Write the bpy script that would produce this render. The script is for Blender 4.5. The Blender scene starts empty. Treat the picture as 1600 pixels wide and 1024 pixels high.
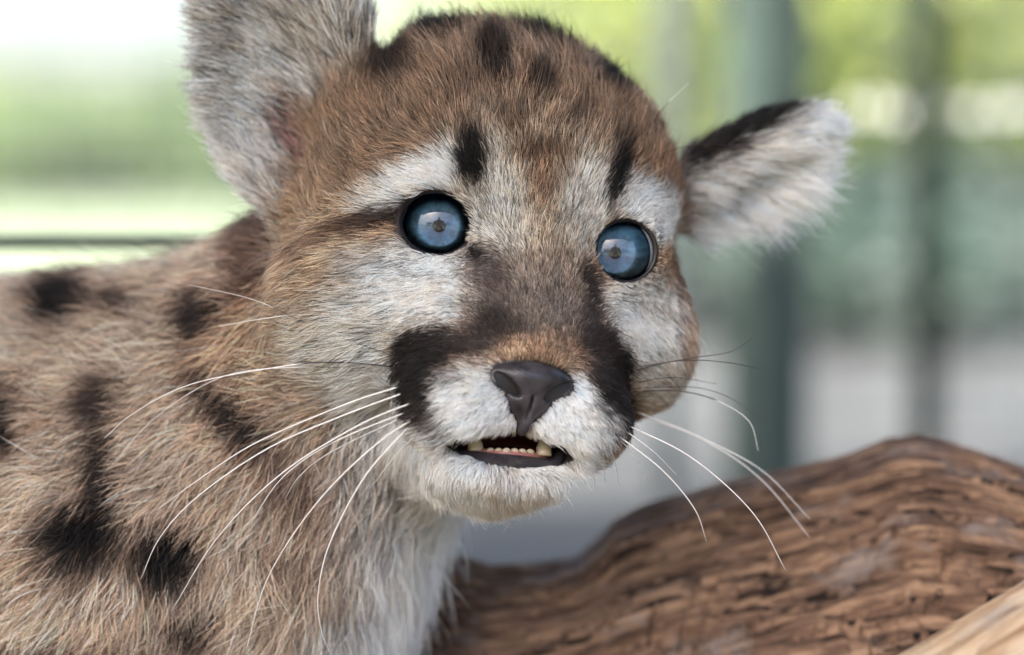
import bpy, bmesh, math, random, time
import numpy as np
from mathutils import Vector, Matrix
T0 = time.time()
rng = np.random.default_rng(7)
random.seed(7)
SC = bpy.context.scene
COL = SC.collection
rad = math.radians

# ------------------------------------------------------------------ camera, sky, sun, exposure
PITCH = rad(2.5)
D = 0.733                      # metres from the lens to the eyes
S = 0.036 / 0.100 * D / 1600   # metres per photo pixel at the eyes
R_ = np.array([1.0, 0, 0]); F_ = np.array([0, math.cos(PITCH), -math.sin(PITCH)]); U_ = np.array([0, math.sin(PITCH), math.cos(PITCH)])
O_ = np.array([0.0, 0.0, 0.235])
CAM = O_ - F_ * D
cam = bpy.data.cameras.new('camera'); cam.lens = 100; cam.sensor_width = 36; cam.clip_start = 0.01; cam.clip_end = 2000
cam.dof.use_dof = True; cam.dof.focus_distance = D - 0.004; cam.dof.aperture_fstop = 5.0; cam.dof.aperture_blades = 0
cob = bpy.data.objects.new('camera', cam); COL.objects.link(cob); SC.camera = cob
cob.location = CAM; cob.rotation_euler = (math.pi / 2 - PITCH, 0, 0)

SUN_EL, SUN_AZ = rad(52), rad(215)   # azimuth clockwise from +Y: the sun stands behind the camera, to its left
W = bpy.data.worlds.new('World'); SC.world = W; W.use_nodes = True
nt = W.node_tree; bg = nt.nodes['Background']
sky = nt.nodes.new('ShaderNodeTexSky'); sky.sky_type = 'NISHITA'; sky.sun_disc = False
sky.sun_elevation = SUN_EL; sky.sun_rotation = SUN_AZ; sky.air_density = 1.0; sky.dust_density = 5.0
nt.links.new(sky.outputs[0], bg.inputs[0]); bg.inputs[1].default_value = 0.15
sl = bpy.data.lights.new('sun', 'SUN'); sl.energy = 4.0; sl.angle = rad(0.53); sl.color = (1, .95, .87)
so = bpy.data.objects.new('sun', sl); COL.objects.link(so)
sd = Vector((math.sin(SUN_AZ) * math.cos(SUN_EL), math.cos(SUN_AZ) * math.cos(SUN_EL), math.sin(SUN_EL)))
so.rotation_euler = sd.to_track_quat('Z', 'Y').to_euler(); so.location = sd * 20
SC.view_settings.view_transform = 'Standard'; SC.view_settings.look = 'None'
SC.view_settings.exposure = 2.27; SC.view_settings.gamma = 1
SC.render.engine = 'CYCLES'
cy = SC.cycles
cy.use_denoising = True
try: cy.denoiser = 'OPENIMAGEDENOISE'; cy.denoising_input_passes = 'RGB_ALBEDO_NORMAL'
except Exception: pass
cy.max_bounces = 10; cy.diffuse_bounces = 4; cy.glossy_bounces = 4; cy.transmission_bounces = 8; cy.transparent_max_bounces = 16
cy.sample_clamp_indirect = 4.0; cy.caustics_reflective = False; cy.caustics_refractive = False
cy.use_light_tree = False; cy.use_adaptive_sampling = True; cy.adaptive_threshold = 0.01
SC.cycles_curves.shape = 'RIBBONS'; SC.cycles_curves.subdivisions = 2

# ------------------------------------------------------------------ helpers
def qw(q):                                   # subject frame (units of 1 photo pixel at the eyes) -> world
    q = np.asarray(q, float)
    return O_ + S * (q[..., 0:1] * R_ + q[..., 1:2] * F_ + q[..., 2:3] * U_)
def cl(px, py, w=0.0):                       # a point of the subject frame, w behind the plane of the eyes
    k = 1 + w * S / D
    return np.array([(px - 800) * k, w, (512 - py) * k])
def at(px, py, w=0.0): return qw(cl(px, py, w))
def far(px, py, d):                          # world point d metres from the lens
    return at(px, py, (d - D) / S)

def tag(o, label, cat, group=None):
    o['label'] = label; o['category'] = cat
    if group: o['group'] = group
    return o
def structure(o): o['kind'] = 'structure'; return o
def empty(name, loc):
    o = bpy.data.objects.new(name, None); COL.objects.link(o); o.location = loc; o.empty_display_size = .05
    return o
def mesh_obj(name, v, f, mat=None, parent=None, smooth=True):
    me = bpy.data.meshes.new(name)
    v = np.asarray(v, float)
    if parent is not None: v = v - np.array(parent_world(parent))
    if isinstance(f, np.ndarray):
        n = f.shape[1]
        me.vertices.add(len(v)); me.vertices.foreach_set('co', v.ravel().astype(np.float32))
        me.loops.add(f.size); me.loops.foreach_set('vertex_index', f.ravel().astype(np.int32))
        me.polygons.add(len(f)); me.polygons.foreach_set('loop_start', np.arange(0, f.size, n, dtype=np.int32))
        me.update(calc_edges=True); me.validate()
    else:
        me.from_pydata(v.tolist(), [], f)
    if smooth: me.polygons.foreach_set('use_smooth', [True] * len(me.polygons))
    if mat: me.materials.append(mat)
    o = bpy.data.objects.new(name, me); COL.objects.link(o)
    if parent is not None: o.parent = parent
    return o
def parent_world(p):
    l = Vector((0, 0, 0))
    while p is not None: l = l + p.location; p = p.parent
    return l
def h3(i, j, k, seed=0):
    n = (i.astype(np.int64) * 73856093) ^ (j.astype(np.int64) * 19349663) ^ (k.astype(np.int64) * 83492791) ^ (seed * 2654435761)
    n = (n ^ (n >> 13)) * 1274126177 & 0xffffffff
    n = (n ^ (n >> 15)) * 2246822519 & 0xffffffff
    return ((n ^ (n >> 16)) & 0xffffff) / float(0xffffff)
def vnoise(p, seed=0):                       # smooth value noise, -1..1
    p = np.asarray(p, float); b = np.floor(p).astype(np.int64); f = p - b; f = f * f * (3 - 2 * f); r = 0
    for dx in (0, 1):
        for dy in (0, 1):
            for dz in (0, 1):
                wt = (f[..., 0] if dx else 1 - f[..., 0]) * (f[..., 1] if dy else 1 - f[..., 1]) * (f[..., 2] if dz else 1 - f[..., 2])
                r = r + wt * h3(b[..., 0] + dx, b[..., 1] + dy, b[..., 2] + dz, seed)
    return r * 2 - 1
def fbm(p, seed=0, octs=4):
    r = 0; a = 1; t = 0
    for o in range(octs): r = r + a * vnoise(np.asarray(p) * 2 ** o, seed + o); t += a; a *= .5
    return r / t
def sstep(a, b, x): t = np.clip((x - a) / (b - a), 0, 1); return t * t * (3 - 2 * t)
def lin(c):                                  # sRGB 0-255 -> linear
    c = np.asarray(c, float) / 255; return np.where(c <= .04045, c / 12.92, ((c + .055) / 1.055) ** 2.4)
def mat(name, color=(.5, .5, .5), rough=.6, **kw):
    m = bpy.data.materials.new(name); m.use_nodes = True; b = m.node_tree.nodes['Principled BSDF']
    b.inputs['Base Color'].default_value = (*color, 1); b.inputs['Roughness'].default_value = rough
    for k, v in kw.items(): b.inputs[k].default_value = v
    return m
def tube(path, radii, n=8, cap=True):        # swept tube: verts, quads
    path = np.asarray(path, float); m = len(path)
    t = np.gradient(path, axis=0); t /= np.linalg.norm(t, axis=1)[:, None] + 1e-12
    ref = np.array([0.0, 0, 1]) if abs(t[0][2]) < .9 else np.array([1.0, 0, 0])
    a = np.cross(t, ref); a /= np.linalg.norm(a, axis=1)[:, None] + 1e-12; b = np.cross(t, a)
    th = np.arange(n) * 2 * math.pi / n
    ring = np.cos(th)[None, :, None] * a[:, None, :] + np.sin(th)[None, :, None] * b[:, None, :]
    v = (path[:, None, :] + ring * np.asarray(radii, float).reshape(-1, 1, 1)).reshape(-1, 3)
    f = [[i * n + j, i * n + (j + 1) % n, (i + 1) * n + (j + 1) % n, (i + 1) * n + j] for i in range(m - 1) for j in range(n)]
    if cap: f.append(list(range(n))[::-1]); f.append([(m - 1) * n + j for j in range(n)])
    return v, f

# ------------------------------------------------------------------ the cub's surface as a distance field
YAW, ROLL, HP = rad(18), rad(8.3), rad(0)
def rot(axis, t):
    c, s = math.cos(t), math.sin(t)
    return {'x': np.array([[1, 0, 0], [0, c, -s], [0, s, c]]), 'y': np.array([[c, 0, s], [0, 1, 0], [-s, 0, c]]), 'z': np.array([[c, -s, 0], [s, c, 0], [0, 0, 1]])}[axis]
HM = rot('y', ROLL) @ rot('z', YAW) @ rot('x', HP)       # columns: head right, head back, head up
HO = cl(828, 373, 0)
def hp(a, b, c): return HO + HM @ np.array([a, -c, b], float)
def ell(p, c, r, M=None):
    d = p - np.asarray(c)
    if M is not None: d = d @ M
    r = np.asarray(r, float)
    k0 = np.linalg.norm(d / r, axis=-1); k1 = np.linalg.norm(d / r ** 2, axis=-1) + 1e-9
    return k0 * (k0 - 1) / k1
def cone(p, a, b, ra, rb):
    a = np.asarray(a); b = np.asarray(b); ab = b - a
    t = np.clip(((p - a) @ ab) / (ab @ ab), 0, 1)
    return np.linalg.norm(p - a - t[..., None] * ab, axis=-1) - (ra + (rb - ra) * t)
def smin(a, b, k): h = np.maximum(k - np.abs(a - b), 0) / k; return np.minimum(a, b) - h * h * k * .25
def smax(a, b, k): return -smin(-a, -b, k)
def hell(p, c, r): return ell(p, hp(*c), (r[0], r[2], r[1]), HM)
def tilt(t, lean=0, turn=0): return rot('y', t) @ rot('z', turn) @ rot('x', lean)

EYES = [dict(c=cl(686, 353, 40), o=cl(684, 352, 40), r=70.0, open=(55, 47), up=rad(8)), dict(c=cl(961, 395, 98), o=cl(975, 394, 98), r=70.0, open=(46, 46), up=rad(14))]
LEAR = dict(c=cl(455, 120, 190), M=tilt(rad(-9), 0, rad(-12)))
REAR = dict(c=cl(1158, 264, 330), M=tilt(rad(60), 0, rad(10)))
GROUND_Q = -1330.0

def sdf_head(p):
    d = hell(p, (0, 66, -235), (300, 258, 262))
    for s in (-1, 1):
        d = smin(d, hell(p, (s * 190, -130, -150), (150, 140, 150)), 90)
        d = smin(d, hell(p, (s * 140, 62, -70), (105, 48, 66)), 50)
        d = smin(d, hell(p, (s * 105, -150, -30), (75, 95, 80)), 70)
    d = smin(d, cone(p, hp(0, 0, -60), hp(0, -185, 62), 88, 58), 60)
    for s in (-1, 1):
        d = smin(d, hell(p, (s * 86, -262, 38), (100, 82, 84)), 60)
    jaw = smin(hell(p, (0, -364, 12), (100, 40, 84)), cone(p, hp(0, -330, -50), hp(0, -230, -260), 96, 170), 50)
    d = smin(d, jaw, 30)
    mouth = hell(p, (-4, -325, 74), (100, 26, 100))
    d = smax(d, -mouth, 16)
    for e in EYES:
        lid = np.linalg.norm(p - e['c'], axis=-1) - (e['r'] + 9)
        d = smin(d, lid, 40)
    return d
def sdf_body(p):
    d = cone(p, hp(0, 20, -330), cl(405, 740, 420), 225, 275)
    d = smin(d, cone(p, cl(470, 560, 430), cl(140, 720, 560), 190, 270), 120)
    d = smin(d, ell(p, cl(60, 860, 560), (640, 400, 420), rot('z', rad(-14))), 120)
    d = smin(d, cone(p, cl(430, 800, 330), cl(415, 1250, 320), 170, 112), 110)
    d = smin(d, cone(p, cl(415, 1250, 320), cl(440, 1640, 290), 112, 92), 60)
    d = smin(d, ell(p, cl(465, 1690, 240), (105, 150, 70)), 50)
    d = smin(d, cone(p, cl(180, 880, 330), cl(120, 1250, 300), 200, 120), 110)
    d = smin(d, cone(p, cl(120, 1250, 300), cl(130, 1640, 270), 118, 92), 60)
    d = smin(d, ell(p, cl(155, 1690, 220), (105, 150, 70)), 50)
    d = smin(d, ell(p, cl(-560, 900, 760), (380, 400, 420)), 160)
    for dx, dw in ((0, 0), (-130, 420)):
        d = smin(d, cone(p, cl(-640 + dx, 1050, 620 + dw), cl(-760 + dx, 1450, 640 + dw), 230, 110), 100)
        d = smin(d, cone(p, cl(-760 + dx, 1450, 640 + dw), cl(-660 + dx, 1600, 600 + dw), 95, 85), 50)
        d = smin(d, ell(p, cl(-620 + dx, 1640, 560 + dw), (110, 150, 66)), 50)
    d = smin(d, cone(p, cl(-880, 850, 900), cl(-1150, 1250, 1000), 105, 62), 60)
    return d
def sdf(p):
    d = smin(sdf_head(p), sdf_body(p), 90)
    # ears: shallow cups
    e = ell(p, LEAR['c'], (140, 62, 235), LEAR['M'])
    e = smax(e, -ell(p, LEAR['c'] + LEAR['M'] @ np.array([-8, -62, -10]), (112, 78, 200), LEAR['M']), 22)
    d = smax(smin(d, e, 45), -ell(p, cl(462, 215, 150), (44, 62, 84), tilt(rad(-24))), 26); e = d
    e = ell(p, REAR['c'], (58, 60, 165), REAR['M'])
    e = smax(e, -ell(p, REAR['c'] + REAR['M'] @ np.array([34, -58, -10]), (54, 70, 145), REAR['M']), 20)
    d = smin(d, e, 45)
    for e in EYES:                            # sockets and lid openings
        M = rot('y', e['up']); q = (p - e['o']) @ M
        d = smax(d, -(np.linalg.norm(p - e['c'], axis=-1) - e['r'] - .5), 3)
        cyl = (np.sqrt((q[..., 0] / e['open'][0]) ** 2 + (q[..., 2] / e['open'][1]) ** 2) - 1) * e['open'][1]
        d = smax(d, -np.maximum(cyl, q[..., 1] + 10), 8)
    return d

def surface_nets(fn, lo, hi, h, coarse=4):
    lo = np.asarray(lo, float); n = np.ceil((np.asarray(hi) - lo) / (h * coarse)).astype(int) + 1
    ax = [lo[i] + np.arange(n[i]) * h * coarse for i in range(3)]
    G = np.stack(np.meshgrid(*ax, indexing='ij'), -1)
    C = fn(G.reshape(-1, 3)).reshape(n)
    near = np.abs(C) < h * coarse * 1.9
    # cells (coarse) with any near corner
    c = np.zeros(n - 1, bool)
    for dx in (0, 1):
        for dy in (0, 1):
            for dz in (0, 1): c |= near[dx:n[0] - 1 + dx, dy:n[1] - 1 + dy, dz:n[2] - 1 + dz]
    N = (n - 1) * coarse + 1
    V = np.repeat(np.repeat(np.repeat(C, coarse, 0), coarse, 1), coarse, 2)[:N[0], :N[1], :N[2]].astype(np.float32)
    need = np.zeros(N, bool)
    fc = np.repeat(np.repeat(np.repeat(c, coarse, 0), coarse, 1), coarse, 2)
    for dx in (0, 1):
        for dy in (0, 1):
            for dz in (0, 1): need[dx:dx + fc.shape[0], dy:dy + fc.shape[1], dz:dz + fc.shape[2]] |= fc
    idx = np.argwhere(need)
    V[need] = np.concatenate([fn(lo + b * h) for b in np.array_split(idx, max(1, len(idx) // 200000))])
    inside = V < 0
    s = [slice(0, -1), slice(1, None)]
    cnt = sum(inside[s[a], s[b], s[e]].astype(np.int8) for a in (0, 1) for b in (0, 1) for e in (0, 1))
    act = (cnt > 0) & (cnt < 8); ci = np.argwhere(act)
    vid = -np.ones(act.shape, np.int64); vid[act] = np.arange(len(ci))
    acc = np.zeros((len(ci), 3)); num = np.zeros(len(ci))
    for a in range(3):
        for o1 in (0, 1):
            for o2 in (0, 1):
                off = np.zeros(3, int); oth = [i for i in range(3) if i != a]; off[oth[0]] = o1; off[oth[1]] = o2
                p0 = ci + off; p1 = p0.copy(); p1[:, a] += 1
                v0 = V[tuple(p0.T)]; v1 = V[tuple(p1.T)]; x = (v0 < 0) != (v1 < 0)
                t = np.where(x, v0 / np.where(x, v0 - v1, 1), 0)
                pt = p0.astype(float); pt[:, a] += t
                acc += pt * x[:, None]; num += x
    verts = lo + (acc / num[:, None]) * h
    quads = []
    for a in range(3):
        o1, o2 = [(1, 2), (2, 0), (0, 1)][a]
        sa = [slice(None)] * 3; sb = [slice(None)] * 3; sa[a] = slice(0, -1); sb[a] = slice(1, None)
        x = inside[tuple(sa)] != inside[tuple(sb)]
        e = np.argwhere(x); e = e[(e[:, o1] > 0) & (e[:, o2] > 0) & (e[:, o1] < act.shape[o1]) & (e[:, o2] < act.shape[o2])]
        flip = inside[tuple(e.T)]
        def cell(d1, d2): q = e.copy(); q[:, o1] -= d1; q[:, o2] -= d2; return vid[tuple(q.T)]
        q = np.stack([cell(1, 1), cell(0, 1), cell(0, 0), cell(1, 0)], 1)
        q[~flip] = q[~flip][:, ::-1]; quads.append(q)
    quads = np.concatenate(quads); quads = quads[(quads >= 0).all(1)]
    return verts, quads

BV, BF = surface_nets(sdf, (-2050, -160, GROUND_Q + 0), (620, 1500, 760), 9.0)
print('body', len(BV), len(BF), BV.min(0), BV.max(0), time.time() - T0)

def surf(px, py, w0=-260):                   # where the line of sight through a photo pixel meets (or passes nearest) the cub
    px = np.atleast_1d(np.asarray(px, float)); py = np.atleast_1d(np.asarray(py, float)); w = np.full(px.shape, float(w0))
    best = np.full(px.shape, 1e9); bw = w.copy()
    for _ in range(80):
        k = 1 + w * S / D
        d = sdf(np.stack([(px - 800) * k, w, (512 - py) * k], -1)); g = np.abs(d) < best; best[g] = np.abs(d)[g]; bw[g] = w[g]
        w = np.minimum(w + np.where(np.abs(d) < 1, d, np.clip(d * .8, -20, 60)), 900)
    k = 1 + bw * S / D
    return np.stack([(px - 800) * k, bw, (512 - py) * k], -1)

# ------------------------------------------------------------------ coat: markings (photo-measured spots fixed to the body in 3-D)
TAN, BROWN, BLACK, WHITE, GREY = (158, 122, 92), (124, 92, 66), (22, 17, 16), (244, 242, 240), (186, 176, 164)
# px, py, radius across, radius down, turn (deg, counter-clockwise), colour, softness, strength
MARKS = [
 (800, 150, 420, 210, 0, (116, 88, 65), .5, 1), (800, 60, 260, 90, 0, (116, 93, 75), .6, .8),
 (560, 200, 110, 110, 0, (118, 92, 70), .6, .9), (1060, 330, 60, 150, 0, (116, 84, 60), .5, .9),
 (470, 430, 80, 130, 0, (150, 120, 94), .6, .9), (540, 380, 60, 60, 0, (168, 136, 106), .6, .8), (440, 580, 80, 80, 0, (150, 132, 118), .6, .9),
 (810, 310, 130, 120, 0, (172, 152, 130), .6, .9), (870, 330, 50, 70, 0, (150, 122, 98), .7, .6), (835, 250, 30, 60, 0, (106, 80, 60), .7, .7), (770, 330, 50, 70, 10, (206, 194, 178), .6, .8), (920, 320, 40, 70, -8, (204, 192, 178), .6, .8),
 (650, 282, 95, 32, 22, (226, 220, 212), .5, 1), (1015, 325, 62, 36, -38, (222, 216, 210), .5, 1),
 (470, 520, 80, 70, 0, (164, 136, 110), .7, .9), (645, 448, 98, 60, 10, (224, 218, 212), .6, 1), (565, 545, 85, 72, -25, (214, 202, 186), .7, .9), (610, 640, 75, 90, -35, (240, 236, 230), .6, 1),
 (1010, 510, 62, 80, 20, (222, 218, 214), .55, 1), (1040, 590, 50, 50, 0, (206, 180, 156), .6, .8), (1075, 540, 24, 60, 15, (150, 110, 84), .6, .8),
 (610, 420, 70, 12, -12, (150, 140, 136), .8, .5), (1010, 480, 50, 10, -25, (120, 112, 110), .8, .6),
 (580, 345, 72, 20, 16, (48, 33, 27), .5, .95), (500, 375, 55, 18, 30, (74, 52, 40), .8, .8), (1062, 440, 14, 44, 12, (84, 56, 42), .6, .9),
 (842, 458, 86, 70, 0, (116, 101, 90), .6, .95), (845, 505, 98, 55, 0, (96, 82, 72), .6, .9),
 (762, 425, 38, 50, 30, (62, 51, 50), .6, .9), (742, 396, 18, 12, -35, (30, 24, 24), .5, 1), (925, 455, 20, 62, 8, (40, 33, 33), .5, .95), (770, 510, 50, 40, 0, (40, 33, 32), .6, .95), (925, 515, 26, 40, 0, (66, 56, 52), .6, .9),
 (845, 546, 60, 24, 0, (132, 98, 72), .6, .9), (805, 550, 18, 16, 0, (168, 128, 94), .7, .6),
 (725, 645, 92, 62, 12, WHITE, .35, 1), (890, 652, 66, 60, -14, WHITE, .35, 1), (785, 800, 180, 140, 0, WHITE, .3, 1), (690, 700, 60, 60, 0, WHITE, .5, 1),
 (668, 545, 56, 36, 8, BLACK, .3, 1), (645, 600, 34, 72, 12, BLACK, .3, 1), (720, 540, 50, 26, -10, (50, 42, 40), .5, .9), (672, 660, 20, 40, 30, (60, 52, 50), .5, .8), (690, 590, 26, 16, 0, (70, 60, 58), .7, .7),
 (956, 585, 40, 64, -4, BLACK, .3, 1), (940, 535, 30, 36, 20, (48, 40, 38), .4, .95), (952, 655, 26, 46, -14, (30, 24, 23), .4, .95), (925, 580, 24, 24, 0, (64, 54, 52), .6, .8), (970, 652, 42, 46, -10, (30, 24, 23), .4, 1), (905, 672, 52, 40, -10, WHITE, .5, .9),
 (790, 748, 40, 14, 0, (196, 150, 150), .8, .5),
 (738, 246, 28, 56, 6, (19, 15, 14), .42, 1), (964, 274, 20, 66, -8, (20, 16, 15), .42, 1),
 (850, 240, 46, 22, 0, (76, 56, 41), .6, .85), (800, 185, 28, 28, 30, (66, 49, 37), .6, .8), (892, 185, 28, 20, 30, (72, 53, 40), .6, .8), (842, 135, 24, 30, 0, (40, 31, 26), .45, .95), (845, 290, 20, 40, 0, (120, 86, 60), .7, .7),
 (850, 52, 78, 40, -12, (24, 19, 17), .35, 1), (690, 52, 58, 28, 14, (30, 24, 22), .4, 1), (770, 95, 26, 52, 10, (40, 31, 26), .45, .95), (968, 112, 42, 46, -30, (32, 25, 22), .4, 1), (610, 105, 46, 44, 40, (44, 35, 30), .45, .95), (720, 130, 24, 30, 10, (90, 68, 52), .6, .7), (890, 105, 24, 30, 0, (110, 84, 64), .6, .7),
 (1075, 180, 60, 36, -20, (26, 21, 19), .4, 1), (1085, 245, 40, 60, 0, (120, 94, 76), .6, .8),
]
EARL = [(455, 130, 200, 290, 0, (184, 175, 164), .3, 1), (560, 90, 60, 90, 0, (138, 126, 112), .6, .8), (400, 110, 90, 70, -20, (208, 202, 194), .6, .8), (560, 240, 60, 60, 0, (218, 213, 206), .6, .9), (380, 260, 50, 90, 0, (212, 208, 204), .6, .9), (462, 205, 46, 80, 24, (120, 92, 86), .6, .9), (440, 290, 30, 50, 30, (110, 96, 92), .6, .7), (480, 60, 50, 60, 0, (130, 118, 106), .7, .6), (360, 70, 40, 40, 0, (140, 130, 120), .7, .6)]
EARR = [(1170, 260, 240, 190, 0, (240, 236, 233), .3, 1), (1155, 203, 150, 44, 27, (20, 16, 15), .35, 1), (1115, 240, 50, 36, 20, (50, 40, 36), .6, .9)]
BODY = [(100, 760, 1200, 560, 0, (180, 145, 120), .2, 1), (300, 880, 260, 160, 0, (170, 141, 118), .6, .8), (100, 560, 300, 60, 0, (178, 148, 125), .7, .7), (380, 560, 70, 90, 0, (174, 134, 104), .6, .8),
 (640, 860, 110, 200, 20, (228, 224, 220), .4, 1), (560, 990, 80, 70, 0, (230, 226, 222), .5, 1), (790, 840, 150, 100, 0, (236, 234, 232), .5, 1), (520, 800, 70, 90, 30, (120, 96, 78), .7, .7), (400, 395, 44, 110, 0, (70, 50, 42), .5, .9), (500, 950, 60, 60, 0, (150, 124, 104), .7, .7),
 (100, 492, 62, 44, 0, BLACK, .5, 1), (190, 488, 36, 28, 0, (50, 40, 36), .5, .95), (322, 500, 46, 52, 20, (44, 35, 32), .5, 1), (365, 645, 36, 110, 42, (44, 35, 32), .5, 1), (165, 640, 42, 44, 0, (56, 44, 40), .5, .95), (165, 730, 30, 110, 4, (46, 37, 34), .5, 1), (128, 840, 80, 54, 6, BLACK, .5, 1), (262, 866, 62, 56, 0, BLACK, .5, 1), (305, 978, 46, 40, 0, (50, 40, 36), .5, .95), (14, 672, 44, 64, 0, BLACK, .5, 1), (80, 1024, 90, 24, 0, (50, 40, 36), .5, .9), (190, 1010, 60, 12, -6, (60, 48, 42), .6, .8), (450, 760, 30, 60, 40, (70, 54, 46), .7, .8), (430, 870, 40, 26, -40, (80, 62, 52), .8, .7), (-150, 700, 80, 60, 0, BLACK, .5, 1), (-260, 880, 90, 60, 20, BLACK, .5, 1), (-120, 950, 60, 70, 0, BLACK, .5, 1), (-420, 760, 90, 70, 0, BLACK, .5, 1), (-40, 1150, 80, 60, 0, BLACK, .5, 1), (300, 1150, 70, 50, 0, BLACK, .5, 1)]
def paint_layers(p, base, marks, wdepth=320):
    c = np.tile(lin(base), (len(p), 1))
    cen = surf([m[0] for m in marks], [m[1] for m in marks])
    for m, q in zip(marks, cen):
        t = rad(m[4]); d = p - q
        u = (d[:, 0] * math.cos(t) + d[:, 2] * math.sin(t)) / m[2]; v = (-d[:, 0] * math.sin(t) + d[:, 2] * math.cos(t)) / m[3]
        r = np.sqrt(u * u + v * v + (d[:, 1] / wdepth) ** 2)
        a = (1 - sstep(1 - m[6], 1 + m[6], r)) * m[7]
        c = c * (1 - a[:, None]) + lin(m[5]) * a[:, None]
    return c
def zone_weights(p):                         # head / left ear / right ear / body
    dl = ell(p, LEAR['c'], (140, 62, 235), LEAR['M']); dr = ell(p, REAR['c'], (58, 60, 165), REAR['M'])
    dh = sdf_head(p); db = sdf_body(p)
    wl = (1 - sstep(0, 22, dl)) * sstep(4, 40, dh); wr = (1 - sstep(0, 24, dr)) * sstep(4, 40, dh)
    wb = (1 - sstep(-25, 25, db - dh)) * (1 - wl) * (1 - wr)
    return wl, wr, wb
def coat(p, zones=None):
    wl, wr, wb = zones or zone_weights(p)
    p = p + np.stack([vnoise(p / 26, 31), vnoise(p / 26, 32) * 0, vnoise(p / 26, 33)], -1) * 7
    c = paint_layers(p, TAN, MARKS)
    b = paint_layers(p, (176, 142, 117), BODY, 700); c = c * (1 - wb[:, None]) + b * wb[:, None]
    b = paint_layers(p, GREY, EARL, 300); c = c * (1 - wl[:, None]) + b * wl[:, None]
    b = paint_layers(p, GREY, EARR, 300); c = c * (1 - wr[:, None]) + b * wr[:, None]
    return c

# px, py, direction in which the hair lies (deg), length, lift
FLOW = [(840, 545, 90, 9, .25), (840, 500, 90, 13, .2), (800, 500, 110, 13, .2), (885, 500, 70, 13, .2), (838, 430, 90, 18, .2), (835, 370, 90, 26, .22), (790, 330, 98, 28, .22), (880, 340, 82, 28, .22),
 (830, 270, 92, 34, .25), (750, 200, 100, 42, .3), (900, 200, 76, 42, .3), (830, 150, 90, 54, .4), (800, 80, 95, 70, .5), (660, 120, 112, 58, .45), (950, 120, 58, 54, .4), (880, 50, 75, 72, .55), (720, 50, 105, 72, .55),
 (680, 290, 152, 30, .2), (625, 280, 160, 36, .22), (560, 250, 148, 42, .25), (738, 285, 112, 26, .22), (600, 340, 176, 32, .2), (550, 400, 188, 44, .25), (680, 420, 190, 20, .18), (620, 450, 192, 30, .2), (560, 500, 196, 46, .22), (480, 450, 184, 58, .3), (450, 390, 168, 60, .3), (430, 540, 205, 76, .35), (500, 590, 214, 74, .3), (570, 570, 206, 54, .25),
 (745, 400, 200, 10, .15), (750, 460, 160, 12, .2), (770, 520, 140, 10, .2), (650, 560, 200, 17, .22), (640, 620, 212, 20, .25), (690, 600, 198, 22, .25), (720, 625, 196, 25, .28), (765, 650, 212, 22, .28), (700, 660, 226, 30, .3), (740, 678, 252, 26, .3), (730, 560, 190, 12, .2),
 (900, 630, -30, 22, .25), (950, 620, -14, 20, .25), (940, 560, 10, 14, .2), (972, 600, -10, 18, .25), (900, 680, 300, 28, .3), (950, 665, 310, 28, .3), (860, 660, 288, 18, .28),
 (790, 770, 268, 32, .3), (720, 745, 240, 36, .3), (670, 700, 222, 46, .3), (860, 755, 300, 32, .3), (790, 800, 270, 38, .35), (890, 720, 310, 34, .3), (610, 640, 224, 70, .3), (600, 700, 236, 76, .35), (790, 738, 268, 20, .25),
 (1000, 350, 28, 28, .22), (960, 320, 60, 26, .22), (1040, 360, 8, 32, .22), (1055, 420, -12, 30, .22), (980, 465, -14, 20, .18), (1030, 490, -26, 32, .22), (1060, 540, -40, 40, .28), (1000, 560, -30, 26, .22), (928, 480, 40, 10, .2),
 (1020, 250, 45, 44, .3), (1070, 310, 25, 50, .32), (1000, 170, 52, 50, .35), (520, 240, 130, 48, .3), (600, 190, 116, 46, .3), (560, 140, 110, 50, .35)]
FEARL = [(480, 60, 125, 95, .35), (540, 140, 122, 80, .35), (400, 60, 150, 90, .35), (330, 110, 172, 45, .35), (345, 200, 190, 50, .35), (570, 230, 166, 110, .4), (540, 300, 160, 60, .35), (370, 280, 110, 60, .3), (420, 330, 130, 60, .3), (460, 180, 150, 50, .3), (430, 0, 130, 60, .3), (590, 110, 100, 40, .3)]
FEARR = [(1130, 210, 20, 34, .3), (1220, 175, 30, 34, .3), (1180, 290, -25, 130, .35), (1120, 350, -38, 110, .35), (1250, 215, -12, 80, .35), (1295, 160, 10, 45, .35), (1110, 270, -5, 60, .3)]
FBODY = [(380, 390, 140, 70, .35), (200, 480, 145, 95, .35), (60, 480, 150, 95, .35), (100, 650, 195, 100, .3), (100, 900, 225, 100, .3), (300, 800, 232, 95, .3), (330, 560, 210, 90, .3), (430, 660, 226, 90, .3), (450, 850, 246, 95, .3), (620, 830, 252, 120, .4), (560, 1000, 256, 120, .4), (680, 800, 258, 100, .4), (-300, 800, 200, 100, .3), (200, 1300, 265, 80, .3), (520, 1400, 265, 80, .3), (-700, 1300, 255, 80, .3)]
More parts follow.
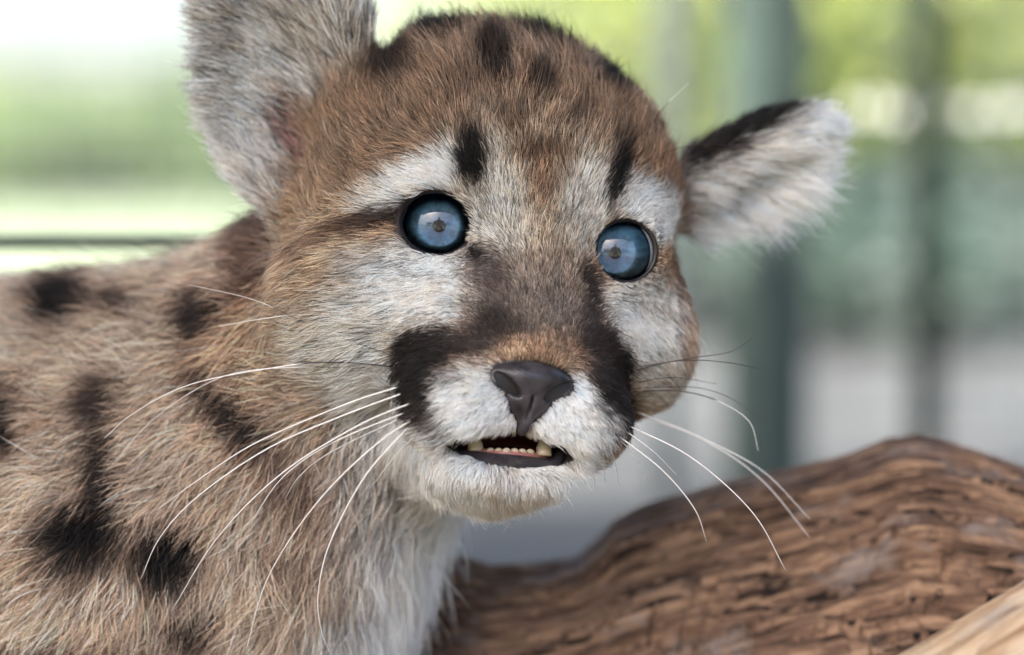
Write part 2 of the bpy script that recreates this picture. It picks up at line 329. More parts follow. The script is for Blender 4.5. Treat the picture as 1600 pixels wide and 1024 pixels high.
def flow_field(p, n, pts, sig):
    c = surf([a[0] for a in pts], [a[1] for a in pts]); A = np.array(pts, float)
    vec = np.stack([np.cos(np.radians(A[:, 2])), np.zeros(len(A)), np.sin(np.radians(A[:, 2]))], 1)
    out = np.zeros((len(p), 5))
    val = np.concatenate([vec, A[:, 3:5]], 1)
    for i in range(0, len(p), 40000):
        d2 = ((p[i:i + 40000, None, :] - c[None]) ** 2).sum(-1)
        w = np.exp(-d2 / (2 * sig * sig)) + 1e-4 * (sig * sig / (d2 + sig * sig)) ** 2
        out[i:i + 40000] = (w @ val) / w.sum(1)[:, None]
    v = out[:, :3]; v = v - (v * n).sum(1)[:, None] * n
    v /= np.linalg.norm(v, axis=1)[:, None] + 1e-6
    return v, out[:, 3], out[:, 4]

# ------------------------------------------------------------------ cub: body mesh and fur
cub = empty('puma_cub', tuple(qw(cl(300, 1740, 400)) * [1, 1, 0] ))
tag(cub, 'spotted tan puma cub with bright blue eyes, open mouth and long white whiskers', 'puma cub')
tri = np.concatenate([BF[:, [0, 1, 2]], BF[:, [0, 2, 3]]])
def vnorm(V, Fc):
    fn = np.cross(V[Fc[:, 2]] - V[Fc[:, 0]], V[Fc[:, 3]] - V[Fc[:, 1]]); n = np.zeros_like(V)
    for k in range(4): np.add.at(n, Fc[:, k], fn)
    return n / (np.linalg.norm(n, axis=1)[:, None] + 1e-9)
VN = vnorm(BV, BF)
if (VN * (BV - BV.mean(0))).sum() < 0: BF = BF[:, ::-1].copy(); VN = -VN
skin_m = bpy.data.materials.new('skin'); skin_m.use_nodes = True
b = skin_m.node_tree.nodes['Principled BSDF']; an = skin_m.node_tree.nodes.new('ShaderNodeAttribute'); an.attribute_name = 'skin'
skin_m.node_tree.links.new(an.outputs['Color'], b.inputs['Base Color']); b.inputs['Roughness'].default_value = .55
body = mesh_obj('body', qw(BV), BF, skin_m, cub)
NOSE_C = hp(0, -212, 96)
MOUTH_C = hp(-4, -325, 60)
def sdf_nose(p, nostrils=True):
    h = (p - HO) @ HM; h = np.stack([h[:, 0], -h[:, 1], h[:, 2]], -1)      # a, c, b
    d = ell(h, (0, 92, -214), (62, 44, 32))
    for s_ in (-1, 1):
        d = smin(d, ell(h, (s_ * 50, 84, -222), (24, 38, 24)), 14)
    d = smin(d, ell(h, (0, 96, -246), (40, 32, 34)), 20)
    d = smin(d, ell(h, (0, 96, -282), (10, 26, 22)), 12)
    for s_ in (-1, 1) if nostrils else ():   # nostrils: comma-shaped slits that run up and out
        q = h - np.array([s_ * 40, 122, -228]); t_ = rad(-34) * s_
        q = np.stack([q[:, 0] * math.cos(t_) - q[:, 2] * math.sin(t_), q[:, 1], q[:, 0] * math.sin(t_) + q[:, 2] * math.cos(t_)], -1)
        d = smax(d, -ell(q, (0, 0, 0), (26, 56, 9)), 5)
    groove = np.maximum(np.abs(h[:, 0]) - 1.5, np.maximum(h[:, 2] + 240, -(h[:, 1] - 118)))
    return smax(d, -groove, 6)
def bare(p):                                 # 1 where no fur grows: eyes, nose leather, inside of the mouth
    m = np.zeros(len(p))
    for e in EYES:
        q = (p - e['o']) @ rot('y', e['up']); r = np.sqrt((q[:, 0] / (e['open'][0] + 5)) ** 2 + (q[:, 2] / (e['open'][1] + 4)) ** 2)
        m = np.maximum(m, ((r < 1) & (np.abs(q[:, 1]) < 110)).astype(float))
    h = (p - HO) @ HM
    m = np.maximum(m, (sdf_nose(p, False) < .5).astype(float))
    m = np.maximum(m, ((np.linalg.norm(((p - surf(460, 208)[0]) @ tilt(rad(-24))) / [30, 90, 62], axis=1) < 1) & (rng.random(len(p)) < .8)).astype(float))
    mo = ell(p, MOUTH_C, (102, 104, 28), HM)
    m = np.maximum(m, (mo < 1.5).astype(float))
    return m
def skin_col(p):
    c = coat(p) * .45 + lin((60, 44, 38)) * .3
    for e in EYES:
        q = (p - e['o']) @ rot('y', e['up']); r = np.sqrt((q[:, 0] / e['open'][0]) ** 2 + (q[:, 2] / e['open'][1]) ** 2)
        a = (1 - sstep(1.1, 1.6, r)) * (np.abs(q[:, 1]) < 120); c = c * (1 - a[:, None]) + lin((34, 27, 30)) * a[:, None]
    a = 1 - sstep(2, 14, sdf_nose(p, False)); c = c * (1 - a[:, None]) + lin((16, 9, 9)) * a[:, None]  # dark nose skin, darkened further so the nostril hollows look shaded
    a = 1 - sstep(2, 10, ell(p, MOUTH_C, (102, 104, 28), HM)); lat = sstep(40, 75, np.abs(((p - HO) @ HM)[:, 0]))[:, None]; c = c * (1 - a[:, None]) + (lin((96, 24, 24)) * (1 - lat) + lin((34, 22, 24)) * lat) * a[:, None]
    a = 1 - sstep(.6, 1.1, np.linalg.norm((p - surf(452, 215)[0]) / [80, 90, 100], axis=1)); c = c * (1 - a[:, None]) + lin((176, 128, 122)) * a[:, None]
    return c
sk = body.data.attributes.new('skin', 'FLOAT_COLOR', 'POINT')
sk.data.foreach_set('color', np.concatenate([skin_col(BV), np.ones((len(BV), 1))], 1).astype(np.float32).ravel())

def grow_fur():
    A = BV[tri[:, 0]]; B = BV[tri[:, 1]]; C = BV[tri[:, 2]]
    area = np.linalg.norm(np.cross(B - A, C - A), axis=1) / 2; cen = (A + B + C) / 3; tn = VN[tri].mean(1)
    wl, wr, wb = zone_weights(cen)
    hd = np.linalg.norm(cen - hp(0, -60, -40), axis=1)
    ln = flow_field(cen, tn, FLOW, 38)[1]
    dens = 4.4 / (.55 * np.clip(ln, 12, 80))
    dens = dens * (1 - wb) + .11 * wb; dens = dens * (1 - np.maximum(wl, wr)) + .12 * np.maximum(wl, wr)
    view = cen - np.array([0, -D / S, 0]); view /= np.linalg.norm(view, axis=1)[:, None]
    back = sstep(.1, .45, (view * tn).sum(1)); dens = dens * (1 - .8 * back)
    outf = sstep(0, 250, -860 - cen[:, 0]) + sstep(0, 200, -640 - cen[:, 2]); dens = dens * (1 - .75 * np.clip(outf, 0, 1))
    ex = area * dens; n = rng.poisson(ex); ti = np.repeat(np.arange(len(tri)), n)
    u = rng.random(len(ti)); v = rng.random(len(ti)); sw = u + v > 1; u[sw] = 1 - u[sw]; v[sw] = 1 - v[sw]
    p = A[ti] + u[:, None] * (B - A)[ti] + v[:, None] * (C - A)[ti]
    nn = VN[tri[ti]]; nn = nn[:, 0] * (1 - u - v)[:, None] + nn[:, 1] * u[:, None] + nn[:, 2] * v[:, None]; nn /= np.linalg.norm(nn, axis=1)[:, None]
    keep = bare(p) < .5; p = p[keep]; nn = nn[keep]; N = len(p)
    wl, wr, wb = zone_weights(p)
    f, L, lift = flow_field(p, nn, FLOW, 38)
    for wz, pts, sg in ((wb, FBODY, 120), (wl, FEARL, 60), (wr, FEARR, 50)):
        f2, L2, l2 = flow_field(p, nn, pts, sg)
        f = f * (1 - wz[:, None]) + f2 * wz[:, None]; L = L * (1 - wz) + L2 * wz; lift = lift * (1 - wz) + l2 * wz
    f = f - (f * nn).sum(1)[:, None] * nn; f /= np.linalg.norm(f, axis=1)[:, None] + 1e-6
    # swirl, clumps and strays
    big = np.maximum(wb, np.maximum(wl, wr)); cs = 11 + 16 * big
    s1 = vnoise(p / (60 + 60 * big)[:, None], 3) * .28 + vnoise(p / (16 + 16 * big)[:, None], 4) * .34 + rng.normal(0, .17, N); s1 = s1 * (1 + .9 * wb)
    side = np.cross(nn, f); f = f * np.cos(s1)[:, None] + side * np.sin(s1)[:, None]
    lift = np.clip(lift * (1 + .5 * vnoise(p / 22, 5) + rng.normal(0, .3, N)), .05, 1.0)
    L = L * (1 + .22 * vnoise(p / (25 + 25 * big)[:, None], 6)) * rng.uniform(.6, 1.15, N)
    stray = rng.random(N) < .012 + .03 * sstep(150, 330, p[:, 2]) * (1 - big); L[stray] *= 1.45; lift[stray] += .2
    for e in EYES:                           # short hair on the lids
        r = np.linalg.norm(p - e['c'], axis=1); L *= .35 + .65 * sstep(76, 118, r)
    K = 6; t = np.linspace(0, 1, K)
    d0 = f * (1 - .5 * lift)[:, None] + nn * (.25 + lift)[:, None]; d0 /= np.linalg.norm(d0, axis=1)[:, None]
    d1 = f + nn * (lift - .22)[:, None] + np.array([0, 0, -.12]); d1 /= np.linalg.norm(d1, axis=1)[:, None]
    P = p[:, None, :] + L[:, None, None] * (d0[:, None, :] * (t - t * t / 2)[None, :, None] + d1[:, None, :] * (t * t / 2)[None, :, None])
    wob = np.stack([vnoise(p / 7 + 9.1 * k, 11 + k) for k in range(3)], -1)
    P += (L * (.07 + .07 * wb))[:, None, None] * wob[:, None, :] * (np.sin(t * 3.1) + t)[None, :, None]
    warp = p + 5 * np.stack([vnoise(p / 13, 21 + k) for k in range(3)], -1)
    cid = np.floor(warp / cs[:, None]); ctr = (cid + .5) * cs[:, None]
    dv = ctr - p; dv -= (dv * nn).sum(1)[:, None] * nn
    amt = .75 * (.4 + .6 * h3(cid[:, 0], cid[:, 1], cid[:, 2], 5))
    P += dv[:, None, :] * (amt[:, None] * t[None] ** 1.5)[:, :, None]
    # colour: taken a little down the hair so that the markings sit where the tips show
    cp = p + f * (L * .45)[:, None] + rng.normal(0, 4, (N, 3)) + 5 * wob
    c = coat(cp, (wl, wr, wb))
    lum = c.mean(1); midtone = sstep(.03, .12, lum) * (1 - sstep(.5, .75, lum))
    var = np.exp(rng.normal(0, .3, N)) * (.72 + .56 * h3(cid[:, 0], cid[:, 1], cid[:, 2], 9)) * (1 + .18 * vnoise(p / 18, 41) + .12 * vnoise(p / 60, 42)); dark = rng.random(N) < .2 * midtone; var[dark] *= .35
    pale = rng.random(N) < .12 * midtone; var[pale] *= 1.45
    ear_ = np.maximum(wl, wr); var = np.where(rng.random(N) < ear_ * .5, var * np.exp(rng.normal(0, .5, N)), var)
    wh = sstep(.5, .8, lum); var = var * (1 - wh) + (.93 + .12 * (var - 1)) * wh
    c = 1 - (1 - np.clip(c, 0, .93)) ** (1.5 + 1.1 * sstep(.02, .09, c.mean(1)))[:, None]; g_ = c.mean(1)[:, None]; c = g_ + (c - g_) * .78
    c = np.clip(c * var[:, None], 0.004, .95)
    warm = rng.normal(0, .05, N) + .05 * vnoise(p / 30, 43); c = c * np.stack([1 + warm, np.ones(N), 1 - warm], -1)
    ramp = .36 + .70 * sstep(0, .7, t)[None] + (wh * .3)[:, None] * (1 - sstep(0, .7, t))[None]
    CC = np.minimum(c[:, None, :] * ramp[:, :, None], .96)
    rr = (.36 + .26 * rng.random(N)) * (1 + .5 * big); 
    rr[stray] *= .6
    RR = rr[:, None] * np.array([1, 1, .92, .78, .52, .12])[None]
    return P, CC, RR
P, CC, RR = grow_fur()
N, K = P.shape[:2]
print('hairs', N, time.time() - T0)
hc = bpy.data.hair_curves.new('fur'); hc.add_curves([K] * N)
org = np.array(parent_world(cub))
hc.position_data.foreach_set('vector', (qw(P) - org).astype(np.float32).ravel())
a = hc.attributes.get('radius') or hc.attributes.new('radius', 'FLOAT', 'POINT'); a.data.foreach_set('value', (RR * S).astype(np.float32).ravel())
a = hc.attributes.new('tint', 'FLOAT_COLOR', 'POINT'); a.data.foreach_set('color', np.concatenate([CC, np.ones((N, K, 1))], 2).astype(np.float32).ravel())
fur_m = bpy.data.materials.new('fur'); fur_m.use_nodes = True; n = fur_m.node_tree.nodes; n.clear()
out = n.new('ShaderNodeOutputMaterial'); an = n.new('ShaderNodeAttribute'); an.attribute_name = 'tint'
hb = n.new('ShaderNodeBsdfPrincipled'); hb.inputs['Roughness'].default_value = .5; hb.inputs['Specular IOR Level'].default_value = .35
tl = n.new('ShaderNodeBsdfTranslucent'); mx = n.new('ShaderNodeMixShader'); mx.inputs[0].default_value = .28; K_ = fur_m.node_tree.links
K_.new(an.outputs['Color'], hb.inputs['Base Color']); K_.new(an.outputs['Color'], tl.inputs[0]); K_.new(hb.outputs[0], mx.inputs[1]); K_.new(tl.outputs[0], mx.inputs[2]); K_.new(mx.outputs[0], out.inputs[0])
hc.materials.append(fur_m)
fur = bpy.data.objects.new('fur', hc); COL.objects.link(fur); fur.parent = cub; fur['kind'] = 'stuff'

# ------------------------------------------------------------------ cub: eyes
CAMQ = np.array([0, -D / S, 0.0])
def socket(m, name): return m.node_tree.nodes['Principled BSDF'].inputs[name]
sclera_m = mat('sclera', lin((196, 196, 204)), .25); 
iris_m = mat('iris', (.1, .2, .35), .5); t = iris_m.node_tree; n = t.nodes; L_ = t.links
tc = n.new('ShaderNodeTexCoord'); sp = n.new('ShaderNodeSeparateXYZ'); L_.new(tc.outputs['Object'], sp.inputs[0])
at2 = n.new('ShaderNodeMath'); at2.operation = 'ARCTAN2'; L_.new(sp.outputs[0], at2.inputs[0]); L_.new(sp.outputs[1], at2.inputs[1])
hy = n.new('ShaderNodeVectorMath'); hy.operation = 'LENGTH'; cxy = n.new('ShaderNodeCombineXYZ'); L_.new(sp.outputs[0], cxy.inputs[0]); L_.new(sp.outputs[1], cxy.inputs[1]); L_.new(cxy.outputs[0], hy.inputs[0])
rn = n.new('ShaderNodeMath'); rn.operation = 'DIVIDE'; L_.new(hy.outputs['Value'], rn.inputs[0]); rn.inputs[1].default_value = 58.5 * S
pol = n.new('ShaderNodeCombineXYZ'); 
ca = n.new('ShaderNodeMath'); ca.operation = 'COSINE'; sa = n.new('ShaderNodeMath'); sa.operation = 'SINE'; L_.new(at2.outputs[0], ca.inputs[0]); L_.new(at2.outputs[0], sa.inputs[0])
rs = n.new('ShaderNodeMath'); rs.operation = 'MULTIPLY'; L_.new(rn.outputs[0], rs.inputs[0]); rs.inputs[1].default_value = .35
L_.new(ca.outputs[0], pol.inputs[0]); L_.new(sa.outputs[0], pol.inputs[1]); L_.new(rs.outputs[0], pol.inputs[2])
nz = n.new('ShaderNodeTexNoise'); nz.inputs['Scale'].default_value = 7; nz.inputs['Detail'].default_value = 5; L_.new(pol.outputs[0], nz.inputs['Vector'])
nz2 = n.new('ShaderNodeTexNoise'); nz2.inputs['Scale'].default_value = 420; nz2.inputs['Detail'].default_value = 3; L_.new(tc.outputs['Object'], nz2.inputs['Vector'])
cr = n.new('ShaderNodeValToRGB'); e_ = cr.color_ramp.elements
e_[0].position = 0.0; e_[0].color = (*lin((20, 34, 60)), 1); e_[1].position = 1.0; e_[1].color = (*lin((10, 18, 34)), 1)
for pos, c in ((.2, (44, 78, 118)), (.5, (68, 112, 146)), (.86, (94, 146, 170)), (.96, (34, 62, 100))):
    k = e_.new(pos); k.color = (*lin(c), 1)
L_.new(rn.outputs[0], cr.inputs[0])
mr = n.new('ShaderNodeMapRange'); L_.new(nz.outputs[0], mr.inputs[0]); mr.inputs[1].default_value = .3; mr.inputs[2].default_value = .7; mr.inputs[3].default_value = .75; mr.inputs[4].default_value = 1.25
mr2 = n.new('ShaderNodeMapRange'); L_.new(nz2.outputs[0], mr2.inputs[0]); mr2.inputs[1].default_value = .35; mr2.inputs[2].default_value = .6; mr2.inputs[3].default_value = .55; mr2.inputs[4].default_value = 1.12
mm = n.new('ShaderNodeMath'); mm.operation = 'MULTIPLY'; L_.new(mr.outputs[0], mm.inputs[0]); L_.new(mr2.outputs[0], mm.inputs[1])
vm = n.new('ShaderNodeVectorMath'); vm.operation = 'SCALE'; L_.new(cr.outputs[0], vm.inputs[0]); L_.new(mm.outputs[0], vm.inputs['Scale']); L_.new(vm.outputs[0], socket(iris_m, 'Base Color'))
pupil_m = mat('pupil', (.004, .004, .006), .6)
cornea_m = bpy.data.materials.new('cornea'); cornea_m.use_nodes = True; n = cornea_m.node_tree.nodes; n.clear(); L_ = cornea_m.node_tree.links
o_ = n.new('ShaderNodeOutputMaterial'); mx = n.new('ShaderNodeMixShader'); tr = n.new('ShaderNodeBsdfTransparent'); gl = n.new('ShaderNodeBsdfGlossy'); gl.inputs['Roughness'].default_value = .015; fr = n.new('ShaderNodeFresnel'); fr.inputs[0].default_value = 1.62
L_.new(fr.outputs[0], mx.inputs[0]); L_.new(tr.outputs[0], mx.inputs[1]); L_.new(gl.outputs[0], mx.inputs[2]); L_.new(mx.outputs[0], o_.inputs[0])
rim_m = mat('eyelid_skin', lin((26, 20, 22)), .32)
def cap_mesh(profile, n=48):                 # revolve (r, z) around local z; profile starts on the axis
    v = [(0, 0, profile[0][1])]; f = []
    for r, z in profile[1:]: v += [(r * math.cos(2 * math.pi * j / n), r * math.sin(2 * math.pi * j / n), z) for j in range(n)]
    f += [[0, 1 + j, 1 + (j + 1) % n] for j in range(n)]
    for i in range(len(profile) - 2):
        a, b2 = 1 + i * n, 1 + (i + 1) * n
        f += [[a + j, b2 + j, b2 + (j + 1) % n, a + (j + 1) % n] for j in range(n)]
    return np.array(v) * S, f
def local_mesh(name, v, f, m, parent):
    me = bpy.data.meshes.new(name); me.from_pydata([tuple(x) for x in v], [], f); me.materials.append(m)
    me.polygons.foreach_set('use_smooth', [True] * len(me.polygons))
    o = bpy.data.objects.new(name, me); COL.objects.link(o); o.parent = parent; return o
for e in EYES:
    r = e['r']; zi = math.sqrt(r * r - 56 ** 2)
    prof = [(r * math.sin(a), -r * math.cos(a)) for a in np.linspace(0, math.pi - math.asin(56 / r) , 30)]
    v, f = cap_mesh(prof); eye = local_mesh('eye', v, f, sclera_m, cub)
    g = CAMQ - e['c']; gw = Vector(g[0] * R_ + g[1] * F_ + g[2] * U_)
    eye.rotation_euler = gw.to_track_quat('Z', 'Y').to_euler(); eye.location = qw(e['c']) - org
    v, f = cap_mesh([(0, zi - 7)] + [(q, zi - 7 + 6.5 * (q / 56) ** 2) for q in np.linspace(4, 56.5, 14)]); local_mesh('iris', v, f, iris_m, eye)
    v, f = cap_mesh([(0, zi - 5.6), (7, zi - 5.6), (10, zi - 6), (10.6, zi - 8)]); local_mesh('pupil', v, f, pupil_m, eye)
    Rc = 62; z0 = zi - math.sqrt(Rc * Rc - 56.4 ** 2)
    v, f = cap_mesh([(Rc * math.sin(a), z0 + Rc * math.cos(a)) for a in np.linspace(0, math.asin(56.6 / Rc), 26)]); local_mesh('cornea', v, f, cornea_m, eye)
    th = np.linspace(0, 2 * math.pi, 49)[:-1]; M = rot('y', e['up'])
    x = np.cos(th) * (e['open'][0] + 2.5); z = np.sin(th) * (e['open'][1] + 2.5)
    q = np.stack([x, 0 * x, z], 1) @ M.T + e['o']
    dd = q - e['c']; rr = np.sqrt(np.maximum(76 ** 2 - dd[:, 0] ** 2 - dd[:, 2] ** 2, 200)); q[:, 1] = e['c'][1] - rr
    pth = np.concatenate([q, q[:2]]); wd = 3.4 + 1.0 * np.sin(th * 2 + .6); wd = np.concatenate([wd, wd[:2]])
    v, f = tube(pth, wd, 8, False); mesh_obj('eyelid_rim', qw(v), f, rim_m, cub)

# ------------------------------------------------------------------ cub: nose leather, mouth
nose_m = mat('nose_leather', lin((52, 50, 54)), .36); t = nose_m.node_tree; n = t.nodes
tc = n.new('ShaderNodeTexCoord'); vo = n.new('ShaderNodeTexVoronoi'); vo.inputs['Scale'].default_value = 1600; t.links.new(tc.outputs['Object'], vo.inputs['Vector'])
bp = n.new('ShaderNodeBump'); bp.inputs['Strength'].default_value = .3; bp.inputs['Distance'].default_value = .0002; t.links.new(vo.outputs[0], bp.inputs['Height']); t.links.new(bp.outputs[0], socket(nose_m, 'Normal'))
nz = n.new('ShaderNodeTexNoise'); nz.inputs['Scale'].default_value = 180; t.links.new(tc.outputs['Object'], nz.inputs['Vector'])
cr = n.new('ShaderNodeValToRGB'); cr.color_ramp.elements[0].position = .35; cr.color_ramp.elements[0].color = (*lin((38, 36, 39)), 1); cr.color_ramp.elements[1].position = .7; cr.color_ramp.elements[1].color = (*lin((74, 70, 76)), 1)
t.links.new(nz.outputs[0], cr.inputs[0]); t.links.new(cr.outputs[0], socket(nose_m, 'Base Color'))
nc = hp(0, -225, 95)
v, f = surface_nets(sdf_nose, nc - 125, nc + 125, 2.5)
mesh_obj('nose', qw(v), f, nose_m, cub)

lip_m = mat('lip_skin', lin((46, 40, 46)), .16); t = lip_m.node_tree
nz = t.nodes.new('ShaderNodeTexNoise'); nz.inputs['Scale'].default_value = 500; bp = t.nodes.new('ShaderNodeBump'); bp.inputs['Strength'].default_value = .6; bp.inputs['Distance'].default_value = .0005
t.links.new(nz.outputs[0], bp.inputs['Height']); t.links.new(bp.outputs[0], socket(lip_m, 'Normal'))
tooth_m = mat('tooth', lin((196, 180, 154)), .25); socket(tooth_m, 'Subsurface Weight').default_value = .2; socket(tooth_m, 'Subsurface Radius').default_value = (.002, .001, .0006)
gum_m = mat('gum', lin((170, 112, 106)), .25); tongue_m = mat('tongue', lin((120, 36, 38)), .4)
def smooth_path(pts, n):                     # Catmull-Rom through the points
    p = np.asarray(pts, float); p = np.concatenate([[2 * p[0] - p[1]], p, [2 * p[-1] - p[-2]]]); out = []
    for x in np.linspace(0, len(p) - 3 - 1e-6, n):
        i = int(x); u = x - i; a, b2, c, d = p[i:i + 4]
        out.append(.5 * ((2 * b2) + (c - a) * u + (2 * a - 5 * b2 + 4 * c - d) * u * u + (3 * b2 - a - 3 * c + d) * u ** 3))
    return np.array(out)
lw = surf([700, 790, 868], [745, 752, 748])[:, 1]
def mw(px, back=0): return float(np.interp(px, [700, 790, 868], lw)) + back
lip = [(690, 694, 26), (704, 706, 12), (740, 714, 4), (790, 720, 0), (835, 725, 4), (862, 725, 10), (876, 708, 26), (880, 692, 40)]
pth = smooth_path([cl(a, b2, mw(a, c)) for a, b2, c in lip], 40)
v, f = tube(pth, np.interp(np.linspace(0, 1, 40), [0, .15, .5, .8, 1], [4, 8, 11, 10, 4]), 12); mesh_obj('lower_lip', qw(v), f, lip_m, cub)
pth = smooth_path([cl(a, b2, mw(a, c)) for a, b2, c in [(715, 705, 60), (742, 707, 26), (790, 711, 14), (846, 714, 24), (868, 708, 60)]], 24)
v, f = tube(pth, np.interp(np.linspace(0, 1, 24), [0, .2, .8, 1], [5, 7.5, 7.5, 5]), 10); gum = mesh_obj('lower_gum', qw(v), f, gum_m, cub)
def tooth(px, py, w, h, r, lean):
    base = cl(px, py, w); pth = [base + np.array([lean * u * u, 6 * u, h * u]) for u in np.linspace(0, 1, 9)]
    v, f = tube(pth, [r * x for x in ((1, 1.04, 1.03, .99, .93, .84, .7, .5, .2) if r > 8 else (1, 1.08, 1.12, 1.14, 1.12, 1.06, .95, .75, .4))], 10); return mesh_obj('tooth', qw(v), f, tooth_m, cub)
tooth(743, 706, mw(743, 14), 25, 12, -2); tooth(849, 713, mw(849, 14), 27, 12.5, 3)
for i in range(6):
    px = 767 + i * 12.2; tooth(px, 708 + i * .4, mw(px, 10), 6.5 - .5 * abs(i - 2.5), 6.3, 0)
v = []; f = []
for i, u in enumerate(np.linspace(0, 1, 12)):
    for j, a in enumerate(np.linspace(-1, 1, 11)):
        v.append(cl(796 + a * 46, 704 - 6 * (1 - a * a) + 4 * u, mw(790, 34 + 70 * u) + 10 * a * a))
f = [[i * 11 + j, i * 11 + j + 1, (i + 1) * 11 + j + 1, (i + 1) * 11 + j] for i in range(11) for j in range(10)]
mesh_obj('tongue', qw(np.array(v)), f, tongue_m, cub)

# ------------------------------------------------------------------ cub: whiskers (pale ones, dark ones, dark at the root)
whisk_m = bpy.data.materials.new('whisker'); whisk_m.use_nodes = True; an = whisk_m.node_tree.nodes.new('ShaderNodeAttribute'); an.attribute_name = 'shade'
whisk_m.node_tree.links.new(an.outputs['Color'], socket(whisk_m, 'Base Color')); socket(whisk_m, 'Roughness').default_value = .3; socket(whisk_m, 'Subsurface Weight').default_value = 0
WH = [([(618, 573), (520, 566), (440, 573), (300, 600), (210, 645), (163, 685)], 1.3, .35), ([(628, 603), (540, 632), (400, 692), (310, 750), (245, 797)], 1.4, 0), ([(634, 613), (540, 648), (420, 700), (310, 775), (250, 840), (220, 905)], 1.5, 0),
 ([(655, 625), (560, 665), (440, 740), (340, 840), (268, 955)], 1.5, 0), ([(645, 640), (520, 692), (440, 748), (387, 825)], 1.2, 0), ([(630, 652), (520, 705), (470, 742), (445, 780)], .9, 0), ([(690, 632), (600, 685), (500, 780), (420, 900), (383, 1022)], 1.5, 0),
 ([(645, 660), (570, 745), (515, 850), (497, 930), (502, 985), (516, 1022)], 1.4, 0), ([(655, 655), (600, 710), (560, 752)], 1.0, 0), ([(685, 648), (625, 705), (577, 765)], 1.1, 0), ([(632, 540), (560, 506), (480, 492), (420, 497), (342, 510)], 1.2, .5), ([(636, 548), (560, 524), (460, 517)], .9, 1),
 ([(600, 575), (440, 575), (340, 592), (240, 655), (168, 735)], .7, .2), ([(626, 560), (500, 515), (400, 470), (295, 445)], .6, .6), ([(700, 660), (690, 690), (684, 712)], .8, 0), ([(720, 668), (706, 700), (702, 730)], .8, 0), ([(672, 655), (640, 690), (615, 745)], .8, 0),
 ([(988, 580), (1060, 564), (1130, 566), (1190, 577)], 1.1, 1), ([(990, 575), (1080, 560), (1140, 550), (1176, 528)], .8, 1), ([(990, 612), (1060, 611), (1120, 626), (1170, 658), (1185, 705)], 1.1, .5), ([(988, 645), (1100, 688), (1190, 750), (1265, 840)], 1.5, 0), ([(985, 640), (1090, 682), (1190, 735), (1266, 812)], 1.3, 0),
 ([(975, 662), (1080, 715), (1175, 800), (1228, 892)], 1.4, 0), ([(962, 678), (1035, 735), (1085, 795), (1104, 846)], 1.4, 0), ([(970, 668), (1020, 705), (1057, 742)], 1.1, 0), ([(992, 608), (1080, 605), (1140, 622), (1200, 665)], .7, 1), ([(930, 690), (940, 715), (946, 752)], .8, 0), ([(945, 690), (960, 718), (967, 755)], .8, 0), ([(915, 695), (926, 730), (930, 765)], .7, 0), ([(985, 600), (1050, 590), (1120, 600)], .7, 1), ([(960, 680), (985, 705), (1010, 745)], .8, 0), 
 ([(1010, 205), (1040, 165), (1076, 130)], .6, .6), ([(1055, 296), (1120, 285), (1168, 302)], .7, 1), ([(1015, 245), (1090, 226), (1165, 230)], .6, 1), ([(700, 275), (640, 235), (600, 180)], .5, 1)]
for pts, r_, dk in WH:
    w0 = surf(*pts[0])[0][1]; m = len(pts)
    q = smooth_path([cl(x, y, w0 + 3 + (20 - w0 if w0 < 20 else 0) * (i / (m - 1)) ** .8 * .9 - 14 * math.sin(math.pi * i / (m - 1))) for i, (x, y) in enumerate(pts)], 26)
    tt = np.linspace(0, 1, 26); v, f = tube(q, .86 * r_ * (1.0 - .72 * tt ** 1.3) + .12, 6); o = mesh_obj('whisker', qw(v), f, whisk_m, cub)
    c = np.where((tt < dk)[:, None], lin((44, 38, 40)), lin((240, 238, 236))) if dk < 1 else np.tile(lin((46, 40, 42)), (26, 1))
    at_ = o.data.attributes.new('shade', 'FLOAT_COLOR', 'POINT'); at_.data.foreach_set('color', np.concatenate([np.repeat(c, 6, 0), np.ones((156, 1))], 1).astype(np.float32).ravel())
print('cub', time.time() - T0)

# ------------------------------------------------------------------ setting: ground, gravel, shelter
def noise_mat(name, cols, scale, rough=.85, detail=6, bump=0, bscale=None, coords='Object', stretch=None):
    m = bpy.data.materials.new(name); m.use_nodes = True; t = m.node_tree; n = t.nodes; b = n['Principled BSDF']; b.inputs['Roughness'].default_value = rough
    tc = n.new('ShaderNodeTexCoord'); src = tc.outputs[coords]
    if stretch: mp = n.new('ShaderNodeMapping'); mp.inputs['Scale'].default_value = stretch; t.links.new(src, mp.inputs[0]); src = mp.outputs[0]
    nz = n.new('ShaderNodeTexNoise'); nz.inputs['Scale'].default_value = scale; nz.inputs['Detail'].default_value = detail; nz.inputs['Roughness'].default_value = .65; t.links.new(src, nz.inputs['Vector'])
    cr = n.new('ShaderNodeValToRGB'); el = cr.color_ramp.elements
    for i, c in enumerate(cols):
        p = .28 + .46 * i / (len(cols) - 1); k = el[i] if i < 2 else el.new(p); k.position = p; k.color = (*lin(c), 1)
    t.links.new(nz.outputs[0], cr.inputs[0]); t.links.new(cr.outputs[0], b.inputs['Base Color'])
    if bump:
        n2 = n.new('ShaderNodeTexNoise'); n2.inputs['Scale'].default_value = bscale or scale * 3; n2.inputs['Detail'].default_value = 4; t.links.new(src, n2.inputs['Vector'])
        bp = n.new('ShaderNodeBump'); bp.inputs['Strength'].default_value = bump; bp.inputs['Distance'].default_value = .01; t.links.new(n2.outputs[0], bp.inputs['Height']); t.links.new(bp.outputs[0], b.inputs['Normal'])
    return m
def sheet(name, pts, z, m):
    o = mesh_obj(name, [(x, y, z) for x, y in pts], [list(range(len(pts)))], m, smooth=False); return structure(o)
GZ = 0.0
grass_m = noise_mat('lawn', [(90, 102, 74), (106, 118, 88), (122, 132, 104)], 3.0, .9, bump=.4, bscale=60)
